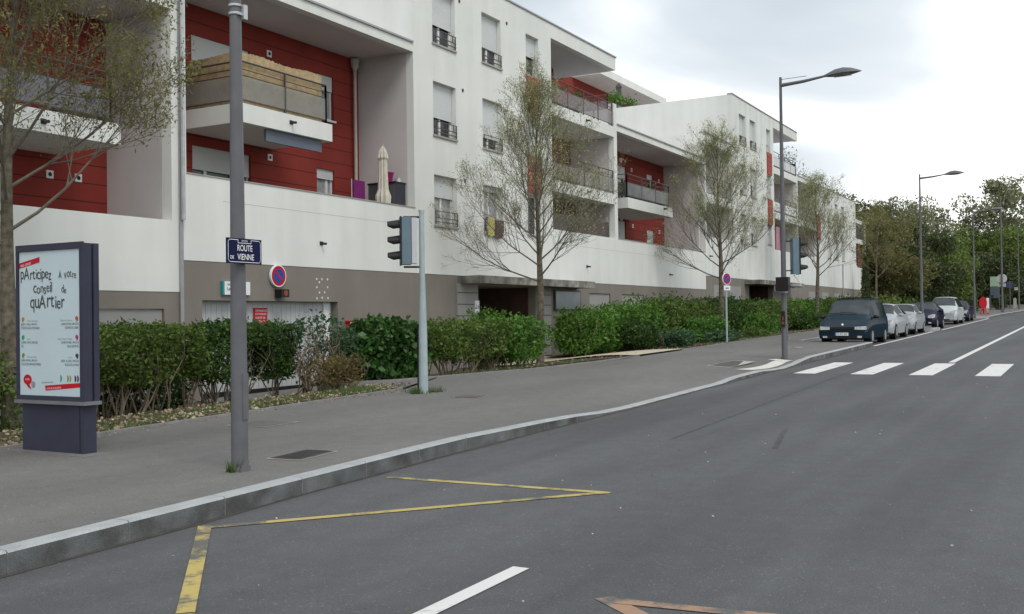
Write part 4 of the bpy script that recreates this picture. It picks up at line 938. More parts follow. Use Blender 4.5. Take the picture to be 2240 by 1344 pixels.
for i, (a, b, side, l1, l2, l3, colr) in enumerate(ent):
    al = 'LEFT' if side == 'L' else 'RIGHT'; off = .10 if side == 'L' else -.10
    join_letters([ptxt(l1, a+off, b, .026, M_inkg, .9, al)], 'district_name', po, M_inkg); J1.append(ptxt(l2, a, b+.026, .035, M_ink, .78, al)); J1.append(ptxt(l3, a, b+.052, .035, M_ink, .74, al))
    s = MB(); c = (a+(.03 if side == 'L' else -.03), b-.018); k = [(c[0]+.024*cos(q), c[1]+.014*sin(q)) for q in np.linspace(0, 2*pi, 14)[:-1]]; pq(s, k)
    sg = 1 if side == 'R' else -1
    s.face([(xi-.001, U(c[0]+.024*sg), Vv(c[1])), (xi-.001, U(c[0]+.02*sg), Vv(c[1]+.016)), (xi-.001, U(c[0]-.01*sg), Vv(c[1]+.026)), (xi-.001, U(c[0]+.006*sg), Vv(c[1]+.008))]); s.build('comma_mark', mat('mark_%d' % i, colr, .5, .02), po)
join_letters(J1, 'dates', po, M_ink)
s = MB(); pq(s, [(.13+.07*cos(q), .892+.036*sin(q)) for q in np.linspace(0, 2*pi, 22)[:-1]]); s.face([(xi-.001, U(.09), Vv(.915)), (xi-.001, U(.14), Vv(.945)), (xi-.001, U(.195), Vv(.96)), (xi-.001, U(.155), Vv(.92))]); s.build('emblem', M_signr, po)
s = MB(); xi2 = xi-.002
for cx_, cz_, ra, rb, cc in ((.225, .925, .032, .022, M_inkg),):
    s.face([(xi2, U(cx_+ra*cos(q)), Vv(cz_+rb*sin(q))) for q in np.linspace(0, 2*pi, 16)[:-1]])
s.build('emblem_shadow', M_inkg, po)
join_letters([ptxt('FEYZIN', .13, .896, .028, M_signw, .8, 'CENTER')], 'emblem_lettering', po, M_signw)
join_letters([ptxt('VOTRE VIE DE QUARTIER', .45, .957, .026, M_signw, .85, 'LEFT', tilt=.075), ptxt('MARS - JUIN 2017', .03, .107, .04, M_signw, .62, 'LEFT', tilt=.165)], 'banner_lettering', po, M_signw)
join_letters([ptxt('Rencontres conviviales', .37, .915, .024, M_ink, .9, 'LEFT', tilt=.06)], 'small_lettering', po, M_ink)
for cx_, colr in ((.68, (.02, .32, .22)), (.79, (.2, .3, .04)), (.83, (.3, .33, .1)), (.91, (.03, .03, .05)), (.95, (.05, .05, .09))):
    s = MB(); pq(s, [(cx_+.014*cos(q)+.006*cos(2*q), .878+.024*sin(q)) for q in np.linspace(0, 2*pi, 12)[:-1]]); s.build('comma_mark', mat('mk%.2f' % cx_, colr, .5, .02), po)
# ---- traffic signal heads
def signal_head(parent, x, y, z, face, h=.86, w=.27):
    """face=+1: visors towards +Y/left of picture; builds back box, front board and three hooded lenses along +dir"""
    dx, dy = face; nx, ny = -dy, dx        # dir of light, sideways
    s = MB()
    def bx_(a0, a1, b0, b1, z0_, z1_, mb):
        pts = [(x+dx*a+nx*b, y+dy*a+ny*b) for a, b in ((a0, b0), (a1, b0), (a1, b1), (a0, b1))]; mb.prism(pts, 2, z0_, z1_)
    bx_(-.10, .07, -w/2, w/2, z, z+h, s); s.build('housing', M_tl, parent)
    s = MB(); bx_(.07, .10, -w/2-.02, w/2+.02, z-.01, z+h+.01, s); s.build('front_board', M_black, parent)
    for k, (zc, cm) in enumerate(((z+h*.83, (.30, .02, .02)), (z+h*.5, (.3, .15, .02)), (z+h*.17, (.02, .2, .1)))):
        s = MB(); n = 16; R0 = .108
        for j in range(n+1):
            q = -.35+(pi+.7)*j/n; up_ = max(0, min(1, (sin(q)+.75)/.9))
            for k2, a in enumerate((.095, .12+.20*up_)):
                rr_ = R0*(1-.12*k2)
                s.v.append((x+dx*a+nx*rr_*cos(q), y+dy*a+ny*rr_*cos(q), zc+rr_*sin(q)-.02*k2))
        for j in range(n): s.f.append((2*j, 2*j+2, 2*j+3, 2*j+1)); s.m.append(0)
        v = s.build('visor', M_black, parent)
        sm = v.modifiers.new('thickness', 'SOLIDIFY'); sm.thickness = .008
        l = MB(); pts = [(x+dx*.102+nx*.095*cos(q), y+dy*.102+ny*.095*cos(q), zc+.095*sin(q)) for q in np.linspace(0, 2*pi, 18)[:-1]]; l.face(pts); l.build('lens', mat('lens_%d' % k, cm, .2), parent)
x, y = 15.53, 10.61; zb = pz(x, y)
t = thing('traffic_light', 'pale blue tapered pole carrying a traffic light turned away to the left', 'traffic light', (x, y, zb))
MB().tube([(x, y, zb-.05), (x, y, zb+1.1), (x, y, zb+2.1), (x, y, 3.68)], [.088, .078, .052, .048], 16).build('pole', M_poleb, t, smooth=True)
MB().tube([(x, y, 3.66), (x, y, 3.70)], .055, 14).build('cap', M_steel, t)
fd = Vector((-.62, .78)).normalized()
signal_head(t, x+fd.x*.30+.0, y+fd.y*.30, 2.70, (fd.x, fd.y), .86, .28)
px_, py_ = x+fd.x*.20, y+fd.y*.20
s = MB(); nx, ny = -fd.y, fd.x
s.prism([(x+fd.x*a+nx*b, y+fd.y*a+ny*b) for a, b in ((.10, -.12), (.19, -.12), (.19, .12), (.10, .12))], 2, 2.72, 3.55); s.build('back_plate', mat('pale_grey_plate', (.52, .52, .53), .5, .04), t)
s = MB()
for zz_ in (2.66, 3.57): s.tube([(x, y, zz_), (x+fd.x*.33, y+fd.y*.33, zz_)], .02, 6)
s.build('bracket', M_black, t)
MB().box(x-.04, x+.01, y+.075, y+.105, zb+.02, zb+1.25).build('cable_cover', M_black, t)
# signal group on the second lamp post: belongs to that post as separate fitted things
x, y = 27.95, 7.27
t = thing('traffic_light', 'grey backed traffic signal clamped to the right of the second lamp post', 'traffic light', (x+.1, y-.25, 2.8))
signal_head(t, x+.10, y-.30, 2.80, (Vector((.55, -.83)).normalized().x, Vector((.55, -.83)).normalized().y), .98, .26)
s = MB(); s.tube([(x, y, 3.7), (x+.1, y-.3, 3.7)], .018, 6); s.tube([(x, y, 2.9), (x+.1, y-.3, 2.9)], .018, 6); s.build('bracket', M_black, t)
t = thing('pedestrian_signal', 'small black pedestrian signal strapped to the second lamp post below the traffic signal', 'pedestrian signal', (x, y, 2.4))
MB().box(x-.30, x-.09, y-.20, y+.14, 2.34, 2.72).build('housing', M_black, t); MB().box(x-.305, x-.30, y-.10, y+.04, 2.42, 2.64).build('lens', mat('dim_red_lens', (.02, .007, .007), .3), t)
s = MB(); s.tube([(x, y, 2.32), (x-.05, y+.22, 2.36), (x-.05, y+.24, 2.5)], .02, 6); s.tube([(x, y, 2.30), (x, y, 2.34)], .10, 14); s.tube([(x, y-.05, 2.30), (x+.05, y-.45, 2.52), (x, y-.28, 2.78)], .015, 6); s.box(x-.05, x+.25, y-.42, y-.14, 2.48, 2.53); s.build('bracket', M_steel, t)
t = thing('push_button_box', 'small black box with a red mark at chest height on the second lamp post', 'push button', (x-.08, y, 1.6))
MB().box(x-.13, x-.07, y-.05, y+.055, 1.38, 1.80).build('housing', M_black, t); MB().box(x-.135, x-.13, y-.03, y+.03, 1.45, 1.52).box(x-.135, x-.13, y-.02, y+.02, 1.56, 1.66).build('red_mark', mat('worn_red', (.30, .035, .03)), t)
# no parking sign on its own post
x, y = 37.94, 12.05; zb = rz(x)+.12
t = thing('road_sign', 'round blue and red no parking sign on a slim pale post in the bed', 'road sign', (x, y, zb))
MB().tube([(x, y, zb), (x, y, 3.35)], .04, 10).build('post', M_poleb, t)
ag = R(-38); c_, s_ = cos(ag), sin(ag)
nrm = Vector((-.80, -.60)).normalized(); sd_ = Vector((-nrm.y, nrm.x))     # faces the road and the camera side
def ang_disc(t, name, rad, off, m, zc, n=30, th=.01, scale=1.):
    s = MB(); c0 = Vector((x, y))+nrm*(.045+off)
    f = [(c0.x+sd_.x*rad*cos(q), c0.y+sd_.y*rad*cos(q), zc+rad*sin(q)) for q in np.linspace(0, 2*pi, n+1)[:-1]]; b = [(p[0]-nrm.x*th, p[1]-nrm.y*th, p[2]) for p in f]
    s.face(f); s.face(b[::-1])
    for i in range(n): j = (i+1) % n; s.face([f[i], b[i], b[j], f[j]])
    s.build(name, m, t)
nrm = Vector((-.42, -.91)).normalized(); sd_ = Vector((-nrm.y, nrm.x))
ang_disc(t, 'rim', .225, .0, M_signw, 3.1, th=.04); ang_disc(t, 'red_ring', .205, .004, M_signr, 3.1); ang_disc(t, 'blue_field', .145, .008, M_signb, 3.1)
s = MB(); c0 = Vector((x, y))+nrm*.056; q = .1; w = .016
s.face([(c0.x+sd_.x*a, c0.y+sd_.y*a, 3.1+b) for a, b in ((-q-w, -q+w), (-q+w, -q-w), (q+w, q-w), (q-w, q+w))]); s.build('red_bar', M_signr, t)
s = MB(); s.prism([(c0.x+sd_.x*a-nrm.x*b, c0.y+sd_.y*a-nrm.y*b) for a, b in ((-.17, 0), (.17, 0), (.17, .02), (-.17, .02))], 2, 2.66, 2.84); s.build('sub_plate', M_signw, t)
s = MB(); c1 = c0+nrm*.004; s.face([(c1.x+sd_.x*a, c1.y+sd_.y*a, b) for a, b in ((-.10, 2.74), (-.02, 2.71), (-.02, 2.73), (.1, 2.73), (.1, 2.76), (-.02, 2.76), (-.02, 2.78))]); s.build('arrow', M_black, t)
# ---- far furniture beyond the parked cars
def far_z(x): return rz(x)+.15
x, y = 103.0, 7.05; zb = far_z(x)
t = thing('sign_mast', 'tall thin grey mast near the bend, showing the pale back of a round sign', 'sign', (x, y, zb))
MB().tube([(x, y, zb), (x, y, zb+1.2), (x, y, 12.2)], [.11, .09, .05], 10).build('pole', M_pole, t)
s = MB().disc((x+.1, y, 4.75), .42, 'x', 26, .02); s.build('round_sign_back', mat('sign_back', (.50, .50, .48), .6, .05), t)
MB().box(x+.1, x+.12, y-.32, y-.04, 3.98, 4.3).box(x+.1, x+.12, y+.05, y+.32, 3.98, 4.3).build('lower_plate', mat('sign_back_green', (.38, .42, .37), .6, .2, 8), t)
MB().box(x-.14, x+.14, y-.14, y+.14, zb, zb+.32).build('base', M_pole, t)
x, y = 96.0, 8.05; zb = far_z(x)
t = thing('advert_stand', 'bright red rounded panel with a white side on a red foot beyond the cars', 'stand', (x, y, zb))
s = MB(); n = 20; s.prism([(y+.30*cos(q), zb+.98+.50*sin(q)) for q in np.linspace(0, 2*pi, n+1)[:-1]], 0, x, x+.12); s.build('red_panel', mat('bright_red', (.55, .01, .02), .5, .05), t)
MB().box(x+.02, x+.10, y-.46, y-.24, zb+.5, zb+1.38).build('white_side', M_signw, t)
s = MB(); s.tube([(x, y+.3, zb), (x, y, zb+.5)], .05, 6); s.tube([(x, y-.45, zb), (x, y, zb+.5)], .05, 6); s.tube([(x+.4, y, zb), (x, y, zb+.5)], .05, 6); s.tube([(x, y-.45, zb+.03), (x, y+.3, zb+.03)], .04, 6); s.build('foot', mat('bright_red', (.55, .01, .02)), t)
def bollard(x, y, h, w, label):
    zb = far_z(x)-.02; t = thing('bollard', label, 'bollard', (x, y, zb), 'pale bollards near the bend'); MB().box(x-w/2, x+w/2, y-w/2, y+w/2, zb, zb+h).build('post', mat('pale_bollard', (.40, .38, .30), .8, .1), t); MB().prism([(y-w/2-.01, zb+h), (y+w/2+.01, zb+h), (y, zb+h+w*.4)], 0, x-w/2-.01, x+w/2+.01).build('cap', M_conc, t)
bollard(97.5, 7.85, .5, .16, 'short pale bollard just right of the red stand'); bollard(118, 6.9, 1.0, .28, 'tall pale bollard right of the mast, at the foot of the trees')
x, y = 112, 8.35; zb = far_z(x)
t = thing('information_panel', 'pale green and slate information panel against the trees left of the round sign', 'sign', (x, y, zb))
MB().box(x, x+.06, y-.4, y+.38, 4.25, 5.22).build('upper_panel', mat('pale_green_panel', (.32, .42, .30), .6, .15, 6), t); MB().box(x, x+.06, y-.42, y+.1, 3.1, 4.22).box(x, x+.06, y+.12, y+.36, 3.4, 4.22).build('lower_panel', mat('slate_panel', (.08, .10, .13), .6), t)
for yy in (y-.4, y+.38): MB().tube([(x+.09, yy, zb), (x+.09, yy, 5.3)], .04, 6).build('post', M_pole, t)
x, y = 118, 7.35; zb = far_z(x)
t = thing('road_sign', 'small blue sign with a white plate far off, right of the mast', 'road sign', (x, y, zb)); MB().tube([(x, y, zb), (x, y, 4.9)], .05, 6).build('post', M_pole, t); MB().box(x-.04, x, y-.3, y+.3, 4.2, 4.85).build('blue_panel', mat('dull_blue', (.05, .06, .12), .6), t); MB().box(x-.04, x, y-.9, y-.42, 3.95, 4.25).build('white_plate', mat('dull_white', (.4, .4, .38), .6), t)

# ================================================================== cars
def car(label, name, x, y, st, wins, paint, Ln, wheel_x, wr=.31, rack=False, extra=None, plate=None, seats=True, trim=None, group='cars parked in the bays', rotz=0., lampm=None, grille=True, hw=.88, strip=None):
    zb = rz(x+Ln/2)+.004
    t = thing(name, label, 'car', (x, y, zb), group, rotz); T = ORG[t.name]
    def W(p): return tuple(T @ Vector(p))
    # densify stations with smooth interpolation
    S = []; IDX = []
    for i in range(len(st)-1):
        a = st[max(0, i-1)]; b = st[i]; c = st[i+1]; e_ = st[min(len(st)-1, i+2)]; n = 4
        for k in range(n):
            u_ = k/n; q = []
            for j in range(len(b)):
                p0, p1, p2, p3 = a[j], b[j], c[j], e_[j]; m1 = (p2-p0)*.5*.6; m2 = (p3-p1)*.5*.6
                if i == 0: m1 = (p2-p1)*.6
                h00 = 2*u_**3-3*u_**2+1; h10 = u_**3-2*u_**2+u_; h01 = -2*u_**3+3*u_**2; h11 = u_**3-u_**2
                q.append((p1+(p2-p1)*u_) if j == 0 else h00*p1+h10*m1+h01*p2+h11*m2)
            S.append(q); IDX.append(i)
    S.append(list(st[-1]))
    rings = []
    for (sx, w, zl, zbelt, wr_, zrl, zt) in S:
        zm = zl+(zbelt-zl)*.45
        half = [(0, zl), (w*.80, zl), (w*.965, zl+.05), (w, zm), (w*.995, zm+(zbelt-zm)*.55), (w*.955, zbelt), (wr_+.012+(w*.955-wr_)*.04, zrl-.03), (wr_*.93, zrl+(zt-zrl)*.35), (wr_*.55, zt-.25*(zt-zrl)*.4), (0, zt)]
        rings.append([(sx, -a, b) for a, b in half] + [(sx, a, b) for a, b in half[-2:0:-1]])
    nr = len(rings[0]); hn = 10
    def band(j): return j if j < hn-1 else nr-1-j
    parts = {}
    for i in range(len(rings)-1):
        for j in range(nr):
            b = band(j); side = 'r' if j < hn-1 else 'l'
            kind = ('body', '', 0)
            for wi, (nm, i0, i1, b0, b1) in enumerate(wins):
                if i0 <= IDX[i]+ (i % 4)/4 < i1 and b0 <= b <= b1: kind = (nm, side if nm == 'side_window' else '', wi); break
            parts.setdefault(kind, MB()).face([W(rings[i][j]), W(rings[i][(j+1) % nr]), W(rings[i+1][(j+1) % nr]), W(rings[i+1][j])])
    bo = parts[('body', '', 0)]; bo.face([W(p) for p in rings[0]][::-1]); bo.face([W(p) for p in rings[-1]])
    def welded(mb, nm, m, par):
        o = mb.build(nm, m, par, smooth=False); bm = bmesh.new(); bm.from_mesh(o.data); bmesh.ops.remove_doubles(bm, verts=bm.verts, dist=.0008); bmesh.ops.recalc_face_normals(bm, faces=bm.faces)
        for f in bm.faces: f.smooth = True
        bm.to_mesh(o.data); bm.free()
        try: o.data.set_sharp_from_angle(angle=R(32))
        except Exception: pass
        return o
    body = welded(bo, 'body', paint, t)
    for k, v in parts.items():
        if k[0] != 'body': welded(v, k[0], M_carglass, t)
    w = hw
    for sy in (-1, 1):
        for wx in wheel_x:
            MB().tube([W((wx, sy*(w-.25), wr+.02)), W((wx, sy*(w+.004), wr+.02))], wr+.055, 26).build('wheel_arch', M_black, t)
            tf = MB().tube([W((wx, sy*(w-.2), wr)), W((wx, sy*(w-.005), wr)), W((wx, sy*(w+.016), wr))], [wr, wr, wr-.03], 28).build('wheel', M_tyre, t, smooth=True)
            rm = MB(); rm.tube([W((wx, sy*(w), wr)), W((wx, sy*(w+.02), wr))], wr*.60, 22)
            for k in range(6):
                q = 2*pi*k/6+.3; c = Vector((wx, sy*(w+.022), wr)); e1 = Vector((cos(q), 0, sin(q))); e2 = Vector((-sin(q), 0, cos(q)))
                rm.face([W(c+e1*wr*.16-e2*.028), W(c+e1*wr*.66-e2*.022), W(c+e1*wr*.66+e2*.022), W(c+e1*wr*.16+e2*.028)])
            rm.build('rim', M_rim, tf)
        # door mirror
        mxp = [q for q in st if q[6] > 1.05][0]
    bx = st[3][0]
    def mirror(sy, mx_, mz_, m=None):
        c = Vector((mx_, sy*(w+.10), mz_)); s = MB(); n = 10; rings_ = [(-.07, .03), (-.05, .085), (0, .105), (.05, .10), (.055, .02)]
        for a, rr_ in rings_:
            for k in range(n): q = 2*pi*k/n; s.v.append(W((c.x+a, c.y+rr_*1.05*cos(q), c.z+rr_*.68*sin(q))))
        for i in range(4):
            for k in range(n): k2 = (k+1) % n; s.f.append((i*n+k, i*n+k2, (i+1)*n+k2, (i+1)*n+k)); s.m.append(0)
        s.tube([W((c.x, sy*(w-.06), mz_-.05)), W((c.x, sy*(w+.06), mz_-.03))], .03, 6); s.build('door_mirror', m or paint, t, smooth=True)
    ex = extra or {}
    for sy in (-1, 1): mirror(sy, ex.get('mx', 1.2), ex.get('mz', 1.0), ex.get('mm'))
    for i, (nm, m, polys) in enumerate(ex.get('parts', [])):
        s = MB()
        for pts in polys: s.face([W(p) for p in pts])
        s.build(nm, m, t)
    for (nm, m, boxes) in ex.get('boxes', []):
        s = MB()
        for (a, b, c, e_, f_, g_) in boxes:
            P = [W((xx, yy, zq)) for zq in (f_, g_) for xx, yy in ((a, c), (b, c), (b, e_), (a, e_))]; b0 = len(s.v); s.v += P
            for fc in ((0,3,2,1),(4,5,6,7),(0,1,5,4),(1,2,6,5),(2,3,7,6),(3,0,4,7)): s.f.append(tuple(b0+k for k in fc)); s.m.append(0)
        s.build(nm, m, t)
    for (nm, m, path, rad) in ex.get('tubes', []): MB().tube([W(p) for p in path], rad, 6).build(nm, m, t)
    return t
M_carglass = mat('car_glass', (.022, .03, .032), .12, .5, 1.5, spec=.2)
def soft_gloss(m, fac, rough, tint=(1, 1, 1)):
    t = m.node_tree; b = t.nodes['Principled BSDF']; o_ = t.nodes['Material Output']; b.inputs['Specular IOR Level'].default_value = 0; b.inputs['Coat Weight'].default_value = 0; b.inputs['Roughness'].default_value = 1
    g = t.nodes.new('ShaderNodeBsdfGlossy'); g.inputs['Roughness'].default_value = rough; g.inputs['Color'].default_value = (*tint, 1); lw = t.nodes.new('ShaderNodeLayerWeight'); lw.inputs[0].default_value = .25
    mrn = t.nodes.new('ShaderNodeMapRange'); mrn.inputs['To Min'].default_value = fac*.6; mrn.inputs['To Max'].default_value = fac*1.7; t.links.new(lw.outputs['Facing'], mrn.inputs['Value'])
    ms = t.nodes.new('ShaderNodeMixShader'); t.links.new(mrn.outputs[0], ms.inputs[0]); t.links.new(b.outputs[0], ms.inputs[1]); t.links.new(g.outputs[0], ms.inputs[2]); t.links.new(ms.outputs[0], o_.inputs[0]); return m
soft_gloss(M_carglass, .085, .04)
M_tyre = mat('tyre', (.018, .018, .019), .85, .1)
M_rim = mat('alloy_rim', (.38, .38, .39), .35, .1, 5, metal=.6)
M_lamp = mat('headlamp_glass', (.50, .53, .54), .12, .25, 9, spec=.7, coat=.4)
def paint(n, c, metal=.0): return soft_gloss(mat(n, c, .38, .03, 2), .05 if c[0] < .1 else .14, .12)
P_blue = paint('dark_teal_paint', (.006, .020, .034)); P_silver = paint('silver_paint', (.33, .35, .365)); P_silv2 = paint('grey_silver_paint', (.29, .31, .32)); P_navy = paint('navy_paint', (.012, .012, .032)); P_white = paint('light_silver_paint', (.42, .45, .46)); P_dark = paint('dark_plum_paint', (.03, .03, .045))
def front(w, zl, zh, zlamp, x0=-.012, gz_=(.52, .60), fog=.3, lw=.34, plate_z=.42, logo=True, bump=None, slant=.0, gw=.38, lx=.10, lh=.13):
    parts = [('headlight', M_lamp, [[(x0, s_*(w*.93-lw), zlamp-lh*.42), (x0, s_*w*.895, zlamp-lh*.5), (x0+lx*.1, s_*w*.905, zlamp+lh*.5+slant), (x0, s_*(w*.93-lw), zlamp+lh*.36)], [(x0, s_*w*.895, zlamp-lh*.5), (x0+lx*1.0, s_*w*.985, zlamp-lh*.3+slant*.5), (x0+lx*1.5, s_*w*.985, zlamp+lh*.35+slant), (x0+lx*.1, s_*w*.905, zlamp+lh*.5+slant)]]) for s_ in (-1, 1)]
    parts.append(('grille', M_black, [[(x0-.006, -gw, gz_[0]), (x0-.006, gw, gz_[0]), (x0, gw+.04, gz_[1]), (x0, -gw-.04, gz_[1])]]))
    parts.append(('number_plate', M_signw, [[(x0-.03, -.26, plate_z-.055), (x0-.03, .26, plate_z-.055), (x0-.03, .26, plate_z+.055), (x0-.03, -.26, plate_z+.055)]]))
    if fog: parts.append(('fog_light', M_lamp, [[(x0-.008, s_*w*.62, fog-.035), (x0+.0, s_*w*.80, fog-.035), (x0+.0, s_*w*.80, fog+.035), (x0-.008, s_*w*.62, fog+.035)] for s_ in (-1, 1)]))
    return parts
# dark blue-green people carrier in front (stations: x, half width, sill z, belt z, roof half width, rail z, top z)
stE = [(0, .80, .24, .60, .70, .64, .66), (.12, .86, .20, .72, .76, .74, .77), (.35, .885, .19, .86, .76, .89, .92), (.95, .90, .19, .97, .74, 1.10, 1.13), (1.95, .905, .19, 1.02, .71, 1.60, 1.66), (3.3, .905, .19, 1.04, .71, 1.64, 1.71), (4.15, .90, .19, 1.04, .69, 1.60, 1.67), (4.42, .87, .22, 1.02, .69, 1.12, 1.15), (4.5, .82, .28, .62, .60, .66, .68)]
wE = [('windscreen', 3.0, 4.0, 6, 8), ('side_window', 3.6, 4.7, 5, 5), ('side_window', 5.0, 5.45, 5, 5), ('side_window', 4.75, 5.0, 5, 5), ('side_window', 5.5, 6.0, 5, 5), ('rear_window', 6.15, 7.0, 6, 8)]
pe = front(.86, .24, .66, .62, gz_=(.585, .655), fog=.30, lw=.36, plate_z=.40, gw=.36)
pe += [('bumper_strip', M_black, [[(-.016, -.80, .495), (-.016, .80, .495), (-.016, .80, .53), (-.016, -.80, .53)]]),
       ('lower_intake', M_black, [[(-.008, -.55, .25), (-.008, .55, .25), (-.008, .55, .33), (-.008, -.55, .33)]]),
       ('bonnet_badge', M_signw, [[(.055, 0, .70), (.075, -.045, .745), (.11, 0, .80), (.075, .045, .745)]])]
e1 = dict(parts=pe, mx=1.25, mz=1.02, mm=M_black, tubes=[('wiper', M_black, [(.93, -.35, 1.155), (1.0, .25, 1.19)], .012), ('wiper', M_black, [(.92, .2, 1.155), (.99, .68, 1.16)], .012), ('antenna', M_black, [(2.0, 0, 1.64), (1.93, 0, 1.72)], .012),
          ('roof_rack', M_black, [(2.5, -.58, 1.64), (2.5, -.58, 1.76), (4.1, -.56, 1.76), (4.1, -.56, 1.60)], .018), ('roof_rack', M_black, [(2.5, .58, 1.64), (2.5, .58, 1.76), (4.1, .56, 1.76), (4.1, .56, 1.60)], .018), ('roof_rack', M_black, [(2.8, -.58, 1.76), (2.8, .58, 1.76)], .018), ('roof_rack', M_black, [(3.8, -.58, 1.76), (3.8, .58, 1.76)], .018)])
c1 = car('dark blue people carrier with roof rack, nearest of the parked row facing the crossing', 'parked_car', 38.55, 7.93, stE, wE, P_blue, 4.5, (.95, 3.62), .31, extra=e1)
T = ORG[c1.name]
def plate_text(carobj, txt, xx, z, sz=.105):
    T = ORG[carobj.name]; M = T @ (Matrix.Translation((xx, .205, z)) @ Matrix(((0,0,-1,0),(-1,0,0,0),(0,1,0,0),(0,0,0,1))))
    join_letters([lettering(txt, sz, M, M_black, carobj, sx=.72)], 'plate_lettering', carobj, M_black)
plate_text(c1, 'CD-951-RW', -.046, .365)
s = MB()
for a, b in ((.215, .26), (-.26, -.225)): s.face([tuple(T @ Vector(p)) for p in ((-.0445, b, .345), (-.0445, a, .345), (-.0445, a, .455), (-.0445, b, .455))])
s.build('plate_band', M_signb, c1)
# hatchback and others
stH = [(0, .72, .24, .56, .62, .60, .62), (.12, .82, .20, .68, .70, .70, .73), (.5, .88, .18, .80, .74, .86, .90), (1.12, .895, .18, .92, .72, 1.02, 1.06), (1.95, .90, .18, .97, .58, 1.40, 1.45), (2.8, .90, .18, 1.0, .57, 1.43, 1.48), (3.75, .885, .18, 1.04, .54, 1.34, 1.40), (4.15, .86, .20, 1.05, .54, 1.08, 1.12), (4.28, .78, .28, .68, .56, .72, .74)]
wH = [('windscreen', 3.0, 4.0, 6, 8), ('side_window', 3.5, 5.0, 5, 5), ('side_window', 5.1, 6.0, 5, 5), ('rear_window', 6.1, 7.0, 6, 8)]
def ex_h(w=.86, lampz=.66, **k):
    p = front(w, .2, .6, lampz, gz_=(.53, .58), fog=.34, lw=.28, plate_z=.40, gw=.25, lx=.2, lh=.16, slant=.06); p.append(('lower_intake', M_black, [[(-.01, -.5, .24), (-.01, .5, .24), (-.01, .5, .31), (-.01, -.5, .31)]])); return dict(parts=p, mx=1.35, mz=.98, **k)
car('silver hatchback with rounded tail, second in the parked row', 'parked_car', 44.35, 7.98, stH, wH, P_silver, 4.28, (.85, 3.5), .32, extra=ex_h())
stS = [(0, .74, .22, .58, .66, .62, .64), (.12, .83, .20, .68, .70, .70, .73), (.6, .86, .18, .80, .72, .84, .87), (1.3, .865, .18, .90, .70, .94, .98), (1.95, .87, .18, .92, .56, 1.34, 1.39), (2.7, .87, .18, .93, .56, 1.37, 1.42), (3.35, .865, .18, .95, .54, 1.33, 1.38), (3.9, .85, .2, .96, .62, .99, 1.03), (4.4, .78, .26, .80, .64, .84, .86)]
wS = [('windscreen', 3.05, 4.0, 6, 8), ('side_window', 3.5, 5.0, 5, 5), ('side_window', 5.08, 6.2, 5, 5), ('rear_window', 6.0, 6.95, 6, 8)]
car('grey silver saloon third in the parked row, in front of the lamp post', 'parked_car', 50.2, 8.0, stS, wS, P_silv2, 4.4, (.85, 3.45), .30, extra=ex_h(.83, .62), hw=.85)
stB = [tuple(q) for q in stH]
car('dark navy hatchback fourth in the parked row with a bright headlamp', 'parked_car', 58.4, 8.1, [(a*.95, *q) for a, *q in stH], wH, P_navy, 4.07, (.8, 3.3), .30, extra=ex_h(.86, .66))
stM = [(0, .76, .24, .62, .68, .68, .70), (.10, .85, .20, .74, .74, .78, .82), (.4, .90, .19, .88, .74, .94, .98), (.85, .905, .19, .98, .74, 1.12, 1.16), (1.75, .91, .19, 1.04, .62, 1.62, 1.68), (2.9, .91, .19, 1.06, .62, 1.66, 1.73), (4.2, .90, .19, 1.06, .60, 1.60, 1.67), (4.6, .87, .22, 1.04, .60, 1.14, 1.18), (4.7, .80, .30, .66, .60, .70, .72)]
car('tall light silver people carrier fifth in the parked row', 'parked_car', 69.0, 8.2, stM, wE, P_white, 4.7, (.95, 3.8), .32, extra=ex_h(.88, .72))
car('dark plum estate car farthest in the parked row', 'parked_car', 76.9, 8.25, [(a*.97, b, c, dd_, e_, f_*1.03, g_*1.03) for a, b, c, dd_, e_, f_, g_ in stS], wS, P_dark, 4.27, (.83, 3.3), .30, extra=ex_h(.83, .62), hw=.85)

